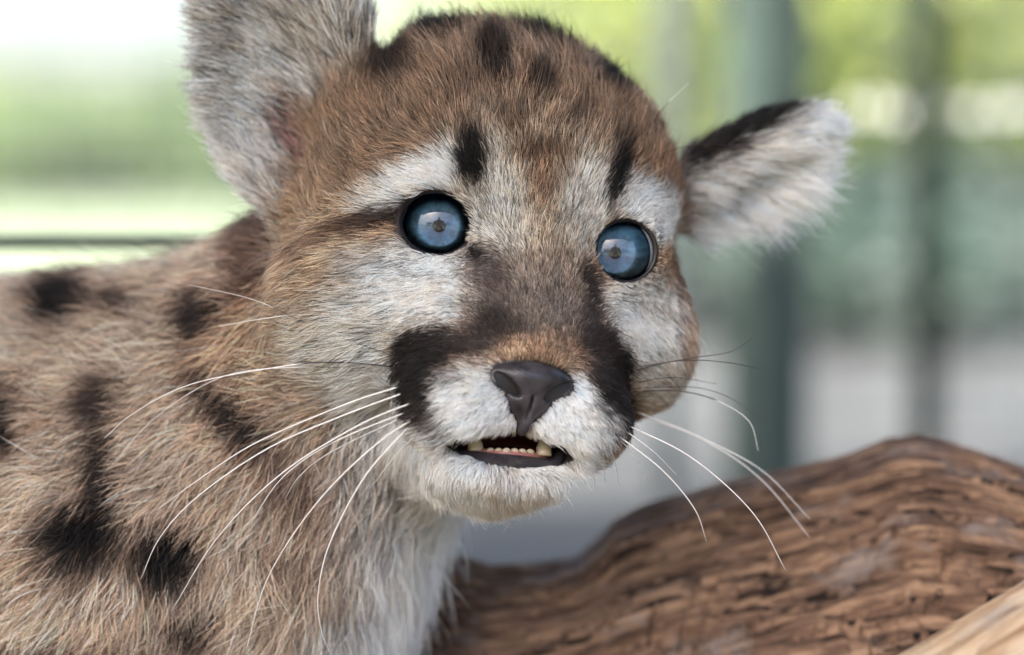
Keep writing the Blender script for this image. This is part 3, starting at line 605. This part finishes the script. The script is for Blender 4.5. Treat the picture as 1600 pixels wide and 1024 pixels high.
sheet('ground', [(-900, -900), (900, -900), (900, 900), (-900, 900)], GZ - .012, grass_m)
gravel_m = noise_mat('gravel', [(36, 38, 37), (58, 59, 57), (84, 82, 80)], 2.2, .9, bump=.5, bscale=160)  # broad noise paints darker patches of shade into the gravel colour
sheet('gravel_path', [(-.16, 1.12), (9, 1.12), (9, 6.2), (.35, 6.2), (-.16, 4.2)], GZ - .006, gravel_m)
earth_m = noise_mat('earth', [(60, 48, 38), (92, 74, 58), (112, 92, 74)], 30, .95, bump=.6, bscale=120)
sheet('earth_floor', [(-1.8, -1.6), (1.8, -1.6), (1.8, 1.1), (-1.8, 1.1)], GZ, earth_m)

def box(x0, x1, y0, y1, z0, z1, bev=0.0):
    bm = bmesh.new(); bmesh.ops.create_cube(bm, size=1)
    for v in bm.verts: v.co = Vector((x0 + (v.co.x + .5) * (x1 - x0), y0 + (v.co.y + .5) * (y1 - y0), z0 + (v.co.z + .5) * (z1 - z0)))
    if bev: bmesh.ops.bevel(bm, geom=bm.edges[:], offset=bev, segments=2, affect='EDGES')
    v = [tuple(q.co) for q in bm.verts]; bm.verts.index_update(); f = [[q.index for q in fc.verts] for fc in bm.faces]; bm.free(); return v, f
wood_dark = noise_mat('weathered_board', [(66, 56, 48), (92, 80, 68), (112, 98, 84)], 6, .85, stretch=(1, 14, 14))
roof = empty('shelter_roof', (0, -.35, 1.45)); tag(roof, 'weathered board roof of the open shelter above the cub', 'roof')
for i in range(15):
    v, f = box(-1.78, 1.78, -1.35 + i * .15, -1.35 + i * .15 + .146, 1.45, 1.47 + .002 * (i % 2), .003); mesh_obj('board', v, f, wood_dark, roof, False)
for x in (-1.7, 0, 1.7):
    v, f = box(x - .03, x + .03, -1.34, .88, 1.36, 1.449, .004); mesh_obj('rafter', v, f, wood_dark, roof, False)
for sgn, nm in ((-1, 'open grassy side'), (1, 'gravel side')):
    wl_ = empty('shelter_wall', (sgn * 1.72, -.2, 0)); tag(wl_, f'weathered upright board wall of the shelter on the {nm}', 'wall')
    for i in range(11):
        v, f = box(sgn * 1.72 - .01, sgn * 1.72 + .01 + .002 * (i % 2), -.95 + i * .15, -.95 + i * .15 + .146, 0, 1.355, .003); mesh_obj('board', v, f, wood_dark, wl_, False)
    for y in (-.9, .65):
        v, f = box(sgn * 1.69 - .03, sgn * 1.69 + .012 , y - .03, y + .03, 0, 1.355, .004); mesh_obj('post', v, f, wood_dark, wl_, False)

# ------------------------------------------------------------------ the brown log and the pale branch
TOPX = [300, 560, 640, 700, 735, 770, 840, 905, 935, 960, 1000, 1060, 1130, 1250, 1330, 1380, 1430, 1470, 1520, 1560, 1620, 1750, 1950]
TOPY = [985, 930, 893, 868, 872, 884, 880, 868, 842, 812, 794, 776, 752, 726, 706, 688, 682, 690, 704, 722, 742, 740, 700]
def wood_attr_mat(name, ramp, dark, scale=1.0):
    m = bpy.data.materials.new(name); m.use_nodes = True; t = m.node_tree; n = t.nodes; b = n['Principled BSDF']; b.inputs['Roughness'].default_value = .92; b.inputs['Specular IOR Level'].default_value = .25
    an = n.new('ShaderNodeAttribute'); an.attribute_name = 'grain'
    def nz(sc, st, det, rg=.65):
        mp = n.new('ShaderNodeMapping'); mp.inputs['Scale'].default_value = st; t.links.new(an.outputs['Vector'], mp.inputs[0])
        q = n.new('ShaderNodeTexNoise'); q.inputs['Scale'].default_value = sc * scale; q.inputs['Detail'].default_value = det; q.inputs['Roughness'].default_value = rg; t.links.new(mp.outputs[0], q.inputs['Vector']); return q
    a = nz(1.0, (.007, .06, .03), 8, .7); cr = n.new('ShaderNodeValToRGB'); el = cr.color_ramp.elements
    for i, c in enumerate(ramp):
        p = .3 + .42 * i / (len(ramp) - 1); k = el[i] if i < 2 else el.new(p); k.position = p; k.color = (*lin(c), 1)
    t.links.new(a.outputs[0], cr.inputs[0])
    c2 = nz(1.0, (.004, .05, .05), 5); mr = n.new('ShaderNodeMapRange'); mr.inputs[1].default_value = .36; mr.inputs[2].default_value = .47; t.links.new(c2.outputs[0], mr.inputs[0])
    mx = n.new('ShaderNodeMix'); mx.data_type = 'RGBA'; t.links.new(mr.outputs[0], mx.inputs[0]); mx.inputs[6].default_value = (*lin(dark), 1); t.links.new(cr.outputs[0], mx.inputs[7])
    g = nz(1.0, (.006, .01, .01), 4); mr2 = n.new('ShaderNodeMapRange'); mr2.inputs[1].default_value = .56; mr2.inputs[2].default_value = .68; mr2.inputs[4].default_value = .6; t.links.new(g.outputs[0], mr2.inputs[0])
    m2 = n.new('ShaderNodeMix'); m2.data_type = 'RGBA'; t.links.new(mr2.outputs[0], m2.inputs[0]); t.links.new(mx.outputs[2], m2.inputs[6]); m2.inputs[7].default_value = (*lin((150, 138, 132)), 1)
    t.links.new(m2.outputs[2], b.inputs['Base Color'])
    f = nz(1.0, (.02, .16, .1), 6); bp = n.new('ShaderNodeBump'); bp.inputs['Strength'].default_value = .5; bp.inputs['Distance'].default_value = .001; t.links.new(f.outputs[0], bp.inputs['Height']); t.links.new(bp.outputs[0], b.inputs['Normal'])
    return m
def log_mesh():
    nx, nt_ = 520, 300
    x = np.linspace(330, 1950, nx); th = np.linspace(0, 2 * math.pi, nt_ + 1)[:-1]
    X, TH = np.meshgrid(x, th, indexing='ij')
    Rv = np.interp(x, [300, 1000, 1950], [430, 520, 560]); Rd = np.interp(x, [300, 1000, 1950], [260, 330, 380])
    wc = np.interp(x, [300, 700, 1400, 1950], [800, 740, 570, 480])
    topc = np.interp(x, [300, 700, 1000, 1400, 1950], [985, 875, 790, 690, 690])       # smooth axis; the rim follows the outline below
    rim = np.interp(x, TOPX, TOPY) - topc
    s_ = X * 1.06; a = TH * 420
    g = np.stack([s_, a, 0 * s_], -1)
    def per(fn): w_ = TH / (2 * math.pi); return fn(a) * (1 - w_) + fn(a - 2 * math.pi * 420) * w_
    nA = per(lambda q: fbm(np.stack([s_ / 330, q / 90 , 0 * q], -1), 51, 4))
    nB = per(lambda q: fbm(np.stack([s_ / 120, q / 26 , 0 * q + 3], -1), 61, 4))
    nC = per(lambda q: vnoise(np.stack([s_ / 260, q / 46 + .25 * vnoise(np.stack([s_ / 90, q / 60, 0 * q], -1), 77), 0 * q], -1), 71))
    plate = np.floor((nC + nA * .5) * 3.5); fr = (nC + nA * .5) * 3.5 - plate; terr = plate + sstep(.0, .22, fr)
    disp = 34 * nA + 12 * nB + 9 * terr - 16 * (np.abs(nB) < .05)
    up = np.sin(TH); fw = np.cos(TH)                                 # up, toward the viewer
    top_pull = np.clip(up, 0, 1) ** 3
    py = topc[:, None] + Rv[:, None] - (Rv[:, None] + disp * (1 - .75 * top_pull)) * up + rim[:, None] * top_pull
    w = wc[:, None] - (Rd[:, None] + disp) * fw
    k = 1 + wc[:, None] * S / D
    q = np.stack([(X - 800) * k, w, (512 - py) * k], -1)
    idx = np.arange(nx * nt_).reshape(nx, nt_); r = np.roll(idx, -1, 1)
    f = np.stack([idx[:-1], r[:-1], r[1:], idx[1:]], -1).reshape(-1, 4)
    v = q.reshape(-1, 3); grain = np.stack([s_, a, disp], -1).reshape(-1, 3)
    return v, f, grain, idx
v, f, grain, idx = log_mesh()
wv = qw(v); wv[:, 2] = np.maximum(wv[:, 2], .001)
log = mesh_obj('fallen_log', wv, f, wood_attr_mat('bark_wood', [(52, 41, 35), (88, 68, 56), (122, 95, 78), (168, 135, 108), (140, 118, 104)], (30, 24, 22)))
c0 = len(wv)
bm = bmesh.new(); bm.from_mesh(log.data); bm.verts.ensure_lookup_table()
for row in (0, -1):
    try: bm.faces.new([bm.verts[i] for i in (idx[row] if row else idx[row][::-1])])
    except ValueError: pass
bm.to_mesh(log.data); bm.free()
ga = log.data.attributes.new('grain', 'FLOAT_VECTOR', 'POINT'); ga.data.foreach_set('vector', grain.astype(np.float32).ravel())
tag(log, 'thick weathered brown log with flaky long-grained surface behind the cub\'s chest', 'log')

def branch_mesh():
    nx, nt_ = 260, 90; t_ = np.linspace(0, 1, nx); th = np.linspace(0, 2 * math.pi, nt_ + 1)[:-1]
    px = 250 + 1700 * t_; py = 1880 - (px - 250) * .656 + 18 * np.sin(t_ * 9); w = -300 + 60 * t_
    c = np.stack([(px - 800), w, (512 - py)], -1); ax = np.array([1, 0, .656]) / math.hypot(1, .656); n1 = np.array([-ax[2], 0, ax[0]]); n2 = np.array([0, -1.0, 0])
    TT, TH = np.meshgrid(t_, th, indexing='ij'); s_ = TT * 2033; a = TH * 110
    w_ = TH / (2 * math.pi)
    nz = fbm(np.stack([s_ / 260, a / 50, 0 * a], -1), 91, 4) * (1 - w_) + fbm(np.stack([s_ / 260, a / 50 - 2 * math.pi * 110 / 50, 0 * a], -1), 91, 4) * w_
    r = 112 + 16 * nz + 8 * np.floor(nz * 3)
    q = c[:, None, :] + r[..., None] * (np.sin(TH)[..., None] * n1 + np.cos(TH)[..., None] * n2)
    idx = np.arange(nx * nt_).reshape(nx, nt_); rr = np.roll(idx, -1, 1); f = np.stack([idx[:-1], rr[:-1], rr[1:], idx[1:]], -1).reshape(-1, 4)
    return q.reshape(-1, 3), f, np.stack([s_, a, r], -1).reshape(-1, 3)
v, f, grain = branch_mesh(); wv = qw(v); wv[:, 2] = np.maximum(wv[:, 2], .002)
br = mesh_obj('pale_branch', wv, f, wood_attr_mat('bare_wood', [(168, 136, 104), (192, 166, 138), (208, 188, 164), (214, 200, 182)], (140, 110, 86), .8))
bm = bmesh.new(); bm.from_mesh(br.data); bm.verts.ensure_lookup_table()
for ring in (range(90), range(259 * 90, 260 * 90)): bm.faces.new([bm.verts[i] for i in ring])
bmesh.ops.recalc_face_normals(bm, faces=bm.faces[:]); bm.to_mesh(br.data); bm.free()
ga = br.data.attributes.new('grain', 'FLOAT_VECTOR', 'POINT'); ga.data.foreach_set('vector', grain.astype(np.float32).ravel())
tag(br, 'smooth pale barkless branch leaning across the foot of the brown log', 'branch')

# ------------------------------------------------------------------ background: fence, plants, trees
post_m = noise_mat('green_paint', [(40, 52, 48), (56, 70, 64), (70, 84, 76)], 18, .6, stretch=(3, 3, .6))
galv_m = noise_mat('galvanised_steel', [(120, 128, 132), (150, 158, 162), (172, 178, 182)], 30, .45)
socket_ = galv_m.node_tree.nodes['Principled BSDF'].inputs; socket_['Metallic'].default_value = .35
def base_at(px, d): p = far(px, 500, d); return np.array([p[0], p[1], GZ])
def square_post(px, d, wide, turn, label, m, h=1.9):
    c = base_at(px, d); o = empty('fence_post', tuple(c)); tag(o, label, 'post', 'posts of the wire fence')
    v, f = box(-wide / 2, wide / 2, -wide / 2, wide / 2, -.05, h, .004); Rz = rot('z', rad(turn)); mesh_obj('shaft', np.array(v) @ Rz.T + c, f, m, o, False)
    v, f = box(-wide * .62, wide * .62, -wide * .62, wide * .62, h, h + .018, .005); mesh_obj('cap', np.array(v) @ Rz.T + c, f, m, o, False)
    return o
square_post(1198, 2.45, .055, 38, 'thick square dark green fence post seen past the cub\'s drooping ear', post_m)
def pipe_post(px, d, r, label, m, h=1.9):
    c = base_at(px, d); o = empty('fence_post', tuple(c)); tag(o, label, 'post', 'posts of the wire fence')
    v, f = tube([c + [0, 0, z] for z in (-.05, h * .5, h)], [r] * 3, 20); mesh_obj('shaft', v, f, m, o)
    v, f = tube([c + [0, 0, h], c + [0, 0, h + .012], c + [0, 0, h + .02]], [r * 1.25, r * 1.2, r * .5], 20); mesh_obj('cap', v, f, m, o)
pipe_post(1447, 2.5, .0135, 'thin dark green pipe post of the fence above the log', post_m)
pipe_post(1048, 2.6, .012, 'thin grey galvanised pipe post beside the cub\'s cheek', galv_m)
pipe_post(-330, .96, .008, 'dark green pipe post at the grassy end of the thin rail', post_m, .262)
pipe_post(640, .96, .008, 'dark green pipe post hidden behind the cub\'s head', post_m, .258)
def rail(p0, p1, r, label, m):
    v, f = tube([p0 + (p1 - p0) * t for t in np.linspace(0, 1, 9)], [r] * 9, 16); o = mesh_obj('fence_rail', v, f, m); tag(o, label, 'rail', 'rails of the wire fence'); return o
a = far(-330, 379, .96); b_ = far(640, 379, .96); rail(a, b_, .0026, 'thin dark green horizontal rail in front of the lawn', post_m)
# small pale fittings added along a thin wire to blur into bright discs
a = far(1200, 178, 2.5); b_ = far(2000, 178, 2.5); rail(a, b_, .002, 'thin steel wire stretched between the green posts', galv_m)
fit_m = mat('bokeh_white', lin((236, 236, 232)), .2)
for px in (1336, 1372, 1405, 1478, 1520, 1566, 1600, 1650):
    c = far(px, 176 + random.uniform(-8, 8), 2.5); prof = [(.3, -1), (.8, -.9), (1, -.5), (.6, -.2), (.6, .2), (1, .5), (.8, .9), (.3, 1)]
    v, f = tube([c + np.array([0, -.002, z * .007]) for _, z in prof], [q * .0056 for q, _ in prof], 14); o = mesh_obj('bokeh_fitting', v, f, fit_m)
    tag(o, 'small white fitting added on the steel fence wire to blur into a bright disc', 'fitting', 'white fittings added on the fence wire as bright discs')
# welded wire mesh
wv, wf = [], []
def add_wire(p0, p1, r=.0007):
    v, f = tube([p0, p1], [r, r], 4); k = len(wv); wv.extend(v.tolist()); wf.extend([[i + k for i in q] for q in f])
x0, x1 = base_at(-700, 2.6)[0], base_at(2000, 2.5)[0]; yy = base_at(800, 2.53)[1]
for x in np.arange(x0, x1, .025): add_wire(np.array([x, yy, .02]), np.array([x, yy, 1.3]))
for z in np.arange(.02, 1.3, .025): add_wire(np.array([x0, yy + .0015, z]), np.array([x1, yy + .0015, z]))
wm = mesh_obj('wire_mesh', wv, wf, galv_m, smooth=False); tag(wm, 'fine welded wire mesh stretched across the fence posts', 'wire mesh'); wm['kind'] = 'stuff'

def leaf_mat(name, c, trans=.4):
    m = bpy.data.materials.new(name); m.use_nodes = True; t = m.node_tree; n = t.nodes; n.clear(); o = n.new('ShaderNodeOutputMaterial')
    an = n.new('ShaderNodeAttribute'); an.attribute_name = 'tone'; mxc = n.new('ShaderNodeVectorMath'); mxc.operation = 'MULTIPLY'; mxc.inputs[1].default_value = tuple(lin(c)); t.links.new(an.outputs['Color'], mxc.inputs[0])
    d = n.new('ShaderNodeBsdfPrincipled'); d.inputs['Roughness'].default_value = .4; tl = n.new('ShaderNodeBsdfTranslucent'); mx = n.new('ShaderNodeMixShader'); mx.inputs[0].default_value = trans
    t.links.new(mxc.outputs[0], d.inputs['Base Color']); t.links.new(mxc.outputs[0], tl.inputs[0]); t.links.new(d.outputs[0], mx.inputs[1]); t.links.new(tl.outputs[0], mx.inputs[2]); t.links.new(mx.outputs[0], o.inputs[0]); return m
bark_m = noise_mat('tree_bark', [(60, 48, 38), (88, 72, 58), (110, 94, 78)], 8, .9)
LM = [leaf_mat('yellow_green_leaf', (146, 156, 88)), leaf_mat('mid_green_leaf', (104, 122, 82)), leaf_mat('deep_green_leaf', (64, 82, 70))]
def leafy(name, base, h, rx, z0, nleaf, lsize, kind, label, cat, group, seed, clumps=16):
    r = np.random.default_rng(seed); base = np.asarray(base, float); o = empty(name, tuple(base)); tag(o, label, cat, group)
    top = base + [r.normal(0, .05 * h), r.normal(0, .05 * h), h * .8]
    ctr = []
    for i in range(clumps):
        u = r.normal(size=3); u /= np.linalg.norm(u); ctr.append(base + np.array([0, 0, (z0 + h) / 2]) + u * np.array([rx, rx, (h - z0) / 2]) * r.uniform(.45, .85))
    ctr = np.array(ctr)
    tr0 = h * .035; pth = [base + (top - base) * t_ for t_ in np.linspace(0, 1, 8)]; v, f = tube(pth, np.linspace(tr0, tr0 * .35, 8), 10); v = v.tolist(); f = [list(q) for q in f]
    for c in ctr:
        s_ = base + (top - base) * r.uniform(.3, .8); mid = (s_ + c) / 2 + [0, 0, -.04 * h]; bv, bf = tube([s_, mid, c], [tr0 * .5, tr0 * .35, tr0 * .12], 6); k = len(v); v += bv.tolist(); f += [[i + k for i in q] for q in bf]
    mesh_obj('trunk', v, f, bark_m, o)
    ci = r.integers(0, clumps, nleaf); sig = np.array([rx, rx, (h - z0) / 2]) * .26
    p = ctr[ci] + r.normal(size=(nleaf, 3)) * sig; p[:, 2] = np.maximum(p[:, 2], base[2] + z0 * .6 + .01)
    a = r.normal(size=(nleaf, 3)); a /= np.linalg.norm(a, axis=1)[:, None]; b2 = np.cross(a, r.normal(size=(nleaf, 3))); b2 /= np.linalg.norm(b2, axis=1)[:, None]; nn_ = np.cross(a, b2)
    ls = lsize * r.uniform(.6, 1.3, nleaf)[:, None]
    V = np.stack([p - a * ls, p + b2 * ls * .42 + nn_ * ls * .12, p + a * ls, p - b2 * ls * .42 + nn_ * ls * .12], 1).reshape(-1, 3)
    Fq = np.arange(nleaf * 4).reshape(-1, 4); Fq = np.concatenate([Fq[:, [0, 1, 2]], Fq[:, [0, 2, 3]]])
    cr = mesh_obj('crown', V, Fq, LM[kind], o, False)
    tone = np.repeat(np.clip(r.normal(1, .25, nleaf)[:, None] * (1 + .2 * r.normal(size=(clumps, 1)))[ci] * np.array([1, 1, 1]) + r.normal(0, .06, (nleaf, 3)), .2, 1.8), 4, 0)
    ta = cr.data.attributes.new('tone', 'FLOAT_COLOR', 'POINT'); ta.data.foreach_set('color', np.concatenate([tone, np.ones((len(tone), 1))], 1).astype(np.float32).ravel())
    return o
def grd(px, d): p = base_at(px, d); p[2] = GZ - .012; return p
SH = [(980, 9, 1.9, .8, 0), (1130, 11, 2.2, .9, 1), (1290, 9.5, 1.8, .7, 0), (1420, 12, 2.4, 1.0, 1), (1560, 10, 2.0, .8, 0), (1700, 11, 2.2, .9, 1)]
SHL = ['tall yellow-green bush behind the crown of the cub\'s head', 'mid-green bush between the grey pipe post and the square post', 'yellow-green bush directly past the square green post', 'tallest mid-green bush behind the thin green pipe post', 'yellow-green bush over the raised end of the log', 'mid-green bush at the far gravel end of the hedge']
for i, (px, d, h, rx, kd) in enumerate(SH): leafy('bush', grd(px, d), h, rx, .35, 5200, .05, kd, SHL[i], 'bush', 'bushes beyond the fence', 100 + i)
LP = [(1080, 6.0, .30), (1180, 5.4, .26), (1290, 6.2, .34), (1385, 5.2, .27), (1490, 6.4, .36), (1600, 5.6, .3), (1690, 6.0, .34)]
LPL = ['low dark green plant behind the grey pipe post', 'low dark green plant hidden partly by the square post', 'low dark green plant just past the square post', 'low dark green plant nearest the thin green pipe post', 'low dark green plant past the thin green pipe post', 'low dark green plant above the broken top of the log', 'low dark green plant at the far gravel edge']
for i, (px, d, h) in enumerate(LP): leafy('low_plant', grd(px, d) + [0, 0, .006], h, .22, .03, 1500, .03, 2, LPL[i], 'plant', 'low plants beyond the fence', 200 + i, 9)
FT = [(-40, 62, 3.4, 3.0, 0), (60, 58, 2.6, 2.2, 1), (160, 66, 1.9, 2.2, 0), (260, 60, 2.0, 2.0, 1), (350, 56, 3.0, 2.2, 1), (470, 60, 3.2, 2.4, 1), (620, 64, 2.4, 2.4, 0), (760, 60, 2.6, 2.4, 1)]
FTL = ['broad yellow-green tree at the outer end of the far tree line', 'mid-green rounded tree next to the broad yellow-green one', 'low yellow-green tree in the dip of the far tree line', 'low mid-green tree in the dip of the far tree line', 'taller mid-green tree seen just beside the cub\'s upright ear', 'mid-green tree of the far line behind the upright ear', 'yellow-green tree of the far line behind the cub\'s head', 'mid-green tree of the far line behind the cub\'s brow']
for i, (px, d, h, rx, kd) in enumerate(FT): leafy('far_tree', grd(px, d), h, rx, .5, 2600, .17, kd, FTL[i], 'tree', 'far tree line across the lawn', 300 + i)
NT = [(-7, -13, 3.2, 2.0, 1), (-3.6, -15, 4.0, 2.2, 2), (-.6, -13.5, 2.6, 1.7, 1), (2.4, -15, 3.8, 2.0, 2), (5.6, -13, 3.0, 1.9, 1), (9, -15, 4.2, 2.2, 2)]
for i, (x, y, h, rx, kd) in enumerate(NT): leafy('lawn_tree', (x, y, GZ - .012), h, rx, .9, 2200, .13, kd, ['mid-green', 'deep green'][kd - 1] + ' tree on the lawn behind the photographer', 'tree', ('mid-green', 'deep green')[kd - 1] + ' trees behind the photographer', 400 + i)

# ------------------------------------------------------------------ the photographer, mirrored in the cub's eyes
def photographer():
    J = {}; E = []
    def j(n_, p, r, to=None):
        J[n_] = (len(J), p, r)
        if to: E.append((J[to][0], J[n_][0]))
    cy_, cz = CAM[1], CAM[2]
    j('pelvis', (0, -1.52, .24), .125); j('waist', (0, -1.49, .38), .115, 'pelvis'); j('chest', (0, -1.45, .53), .135, 'waist'); j('upper', (0, -1.42, .64), .10, 'chest'); j('neck', (0, -1.40, .72), .05, 'upper'); j('jaw', (0, -1.36, .78), .066, 'neck'); j('brow', (0, -1.36, .86), .082, 'jaw'); j('crown', (0, -1.38, .92), .062, 'brow')
    for s_, n_ in ((-1, 'l'), (1, 'r')):
        j('sh' + n_, (s_ * .17, -1.41, .62), .062, 'upper'); j('el' + n_, (s_ * .25, -1.22, .40), .044, 'sh' + n_); j('wr' + n_, (s_ * .12, -1.0, cz + .0), .028, 'el' + n_); j('pa' + n_, (s_ * .085, -.94, cz), .03, 'wr' + n_)
        for k, (dx, dz, ln) in enumerate(((-.012, .03, .055), (0, .014, .066), (0, -.004, .07), (0, -.021, .062), (.004, -.036, .05))):
            a_ = f'f{k}a' + n_; j(a_, (s_ * (.08 + dx), -.915, cz + dz * 1.05), .0105, 'pa' + n_); j(f'f{k}b' + n_, (s_ * (.066 + dx), -.915 + ln * .6, cz + dz), .0095, a_); j(f'f{k}c' + n_, (s_ * (.05 + dx), -.915 + ln * .75, cz + dz), .008, f'f{k}b' + n_)
        j('hi' + n_, (s_ * .1, -1.5, .2), .1, 'pelvis'); j('kn' + n_, (s_ * .17, -1.14, .09), .068, 'hi' + n_); j('an' + n_, (s_ * .14, -1.5, .055), .045, 'kn' + n_); j('to' + n_, (s_ * .14, -1.66, .04), .036, 'an' + n_)
    me = bpy.data.meshes.new('body'); me.from_pydata([p for _, p, _ in J.values()], E, []); o = bpy.data.objects.new('body', me); COL.objects.link(o)
    m = o.modifiers.new('skin', 'SKIN'); sv = me.skin_vertices[0].data
    for k_, _, r in J.values(): sv[k_].radius = (r, r)
    sv[0].use_root = True
    u = o.modifiers.new('sub', 'SUBSURF'); u.levels = u.render_levels = 2
    dg = bpy.context.evaluated_depsgraph_get(); ev = bpy.data.meshes.new_from_object(o.evaluated_get(dg)); bpy.data.objects.remove(o)
    root = empty('person', (0, -1.45, 0)); tag(root, 'person in dark jacket kneeling on the earth floor, holding a camera low', 'person')
    co = np.empty(len(ev.vertices) * 3); ev.vertices.foreach_get('co', co); co = co.reshape(-1, 3)
    jp = np.array([p for _, p, _ in J.values()]); nm = list(J); near = np.argmin(((co[:, None] - jp[None]) ** 2).sum(-1), 1)
    def tone(n_):
        if n_[0] == 'f' or n_[:2] == 'pa' or n_ in ('neck', 'jaw', 'brow'): return lin((176, 132, 108))
        if n_ == 'crown': return lin((46, 36, 30))
        if n_[:2] in ('hi', 'kn', 'an') or n_ == 'pelvis': return lin((60, 62, 70))
        if n_[:2] == 'to': return lin((30, 26, 24))
        return lin((26, 30, 40))
    cols = np.array([tone(n_) for n_ in nm])[near]
    b_o = bpy.data.objects.new('body', ev); COL.objects.link(b_o); b_o.parent = root; b_o.location = (0, 1.45, 0); ev.materials.clear()
    pm = bpy.data.materials.new('clothing_and_skin'); pm.use_nodes = True; an_ = pm.node_tree.nodes.new('ShaderNodeAttribute'); an_.attribute_name = 'cloth'; pm.node_tree.links.new(an_.outputs['Color'], socket(pm, 'Base Color')); socket(pm, 'Roughness').default_value = .8; ev.materials.append(pm)
    ca_ = ev.attributes.new('cloth', 'FLOAT_COLOR', 'POINT'); ca_.data.foreach_set('color', np.concatenate([cols, np.ones((len(cols), 1))], 1).astype(np.float32).ravel())
    ev.polygons.foreach_set('use_smooth', [True] * len(ev.polygons))
    cam_o = empty('camera_body', (0, -.88, cz)); tag(cam_o, 'black camera with a long lens held low in both hands', 'camera')
    bk = mat('camera_black', (.015, .015, .016), .45)
    v_, f_ = box(-.068, .068, -.93, -.872, cz - .045, cz + .045, .012); mesh_obj('housing', v_, f_, bk, cam_o)
    v_, f_ = box(-.024, .024, -.925, -.88, cz + .044, cz + .07, .008); mesh_obj('viewfinder', v_, f_, bk, cam_o)
    ys = [-.875, -.86, -.855, -.80, -.795, -.775]; v_, f_ = tube([(0, y_, cz) for y_ in ys], [.032, .032, .036, .036, .039, .039], 28, True); mesh_obj('lens', v_, f_, bk, cam_o)
photographer()
print('total', time.time() - T0)
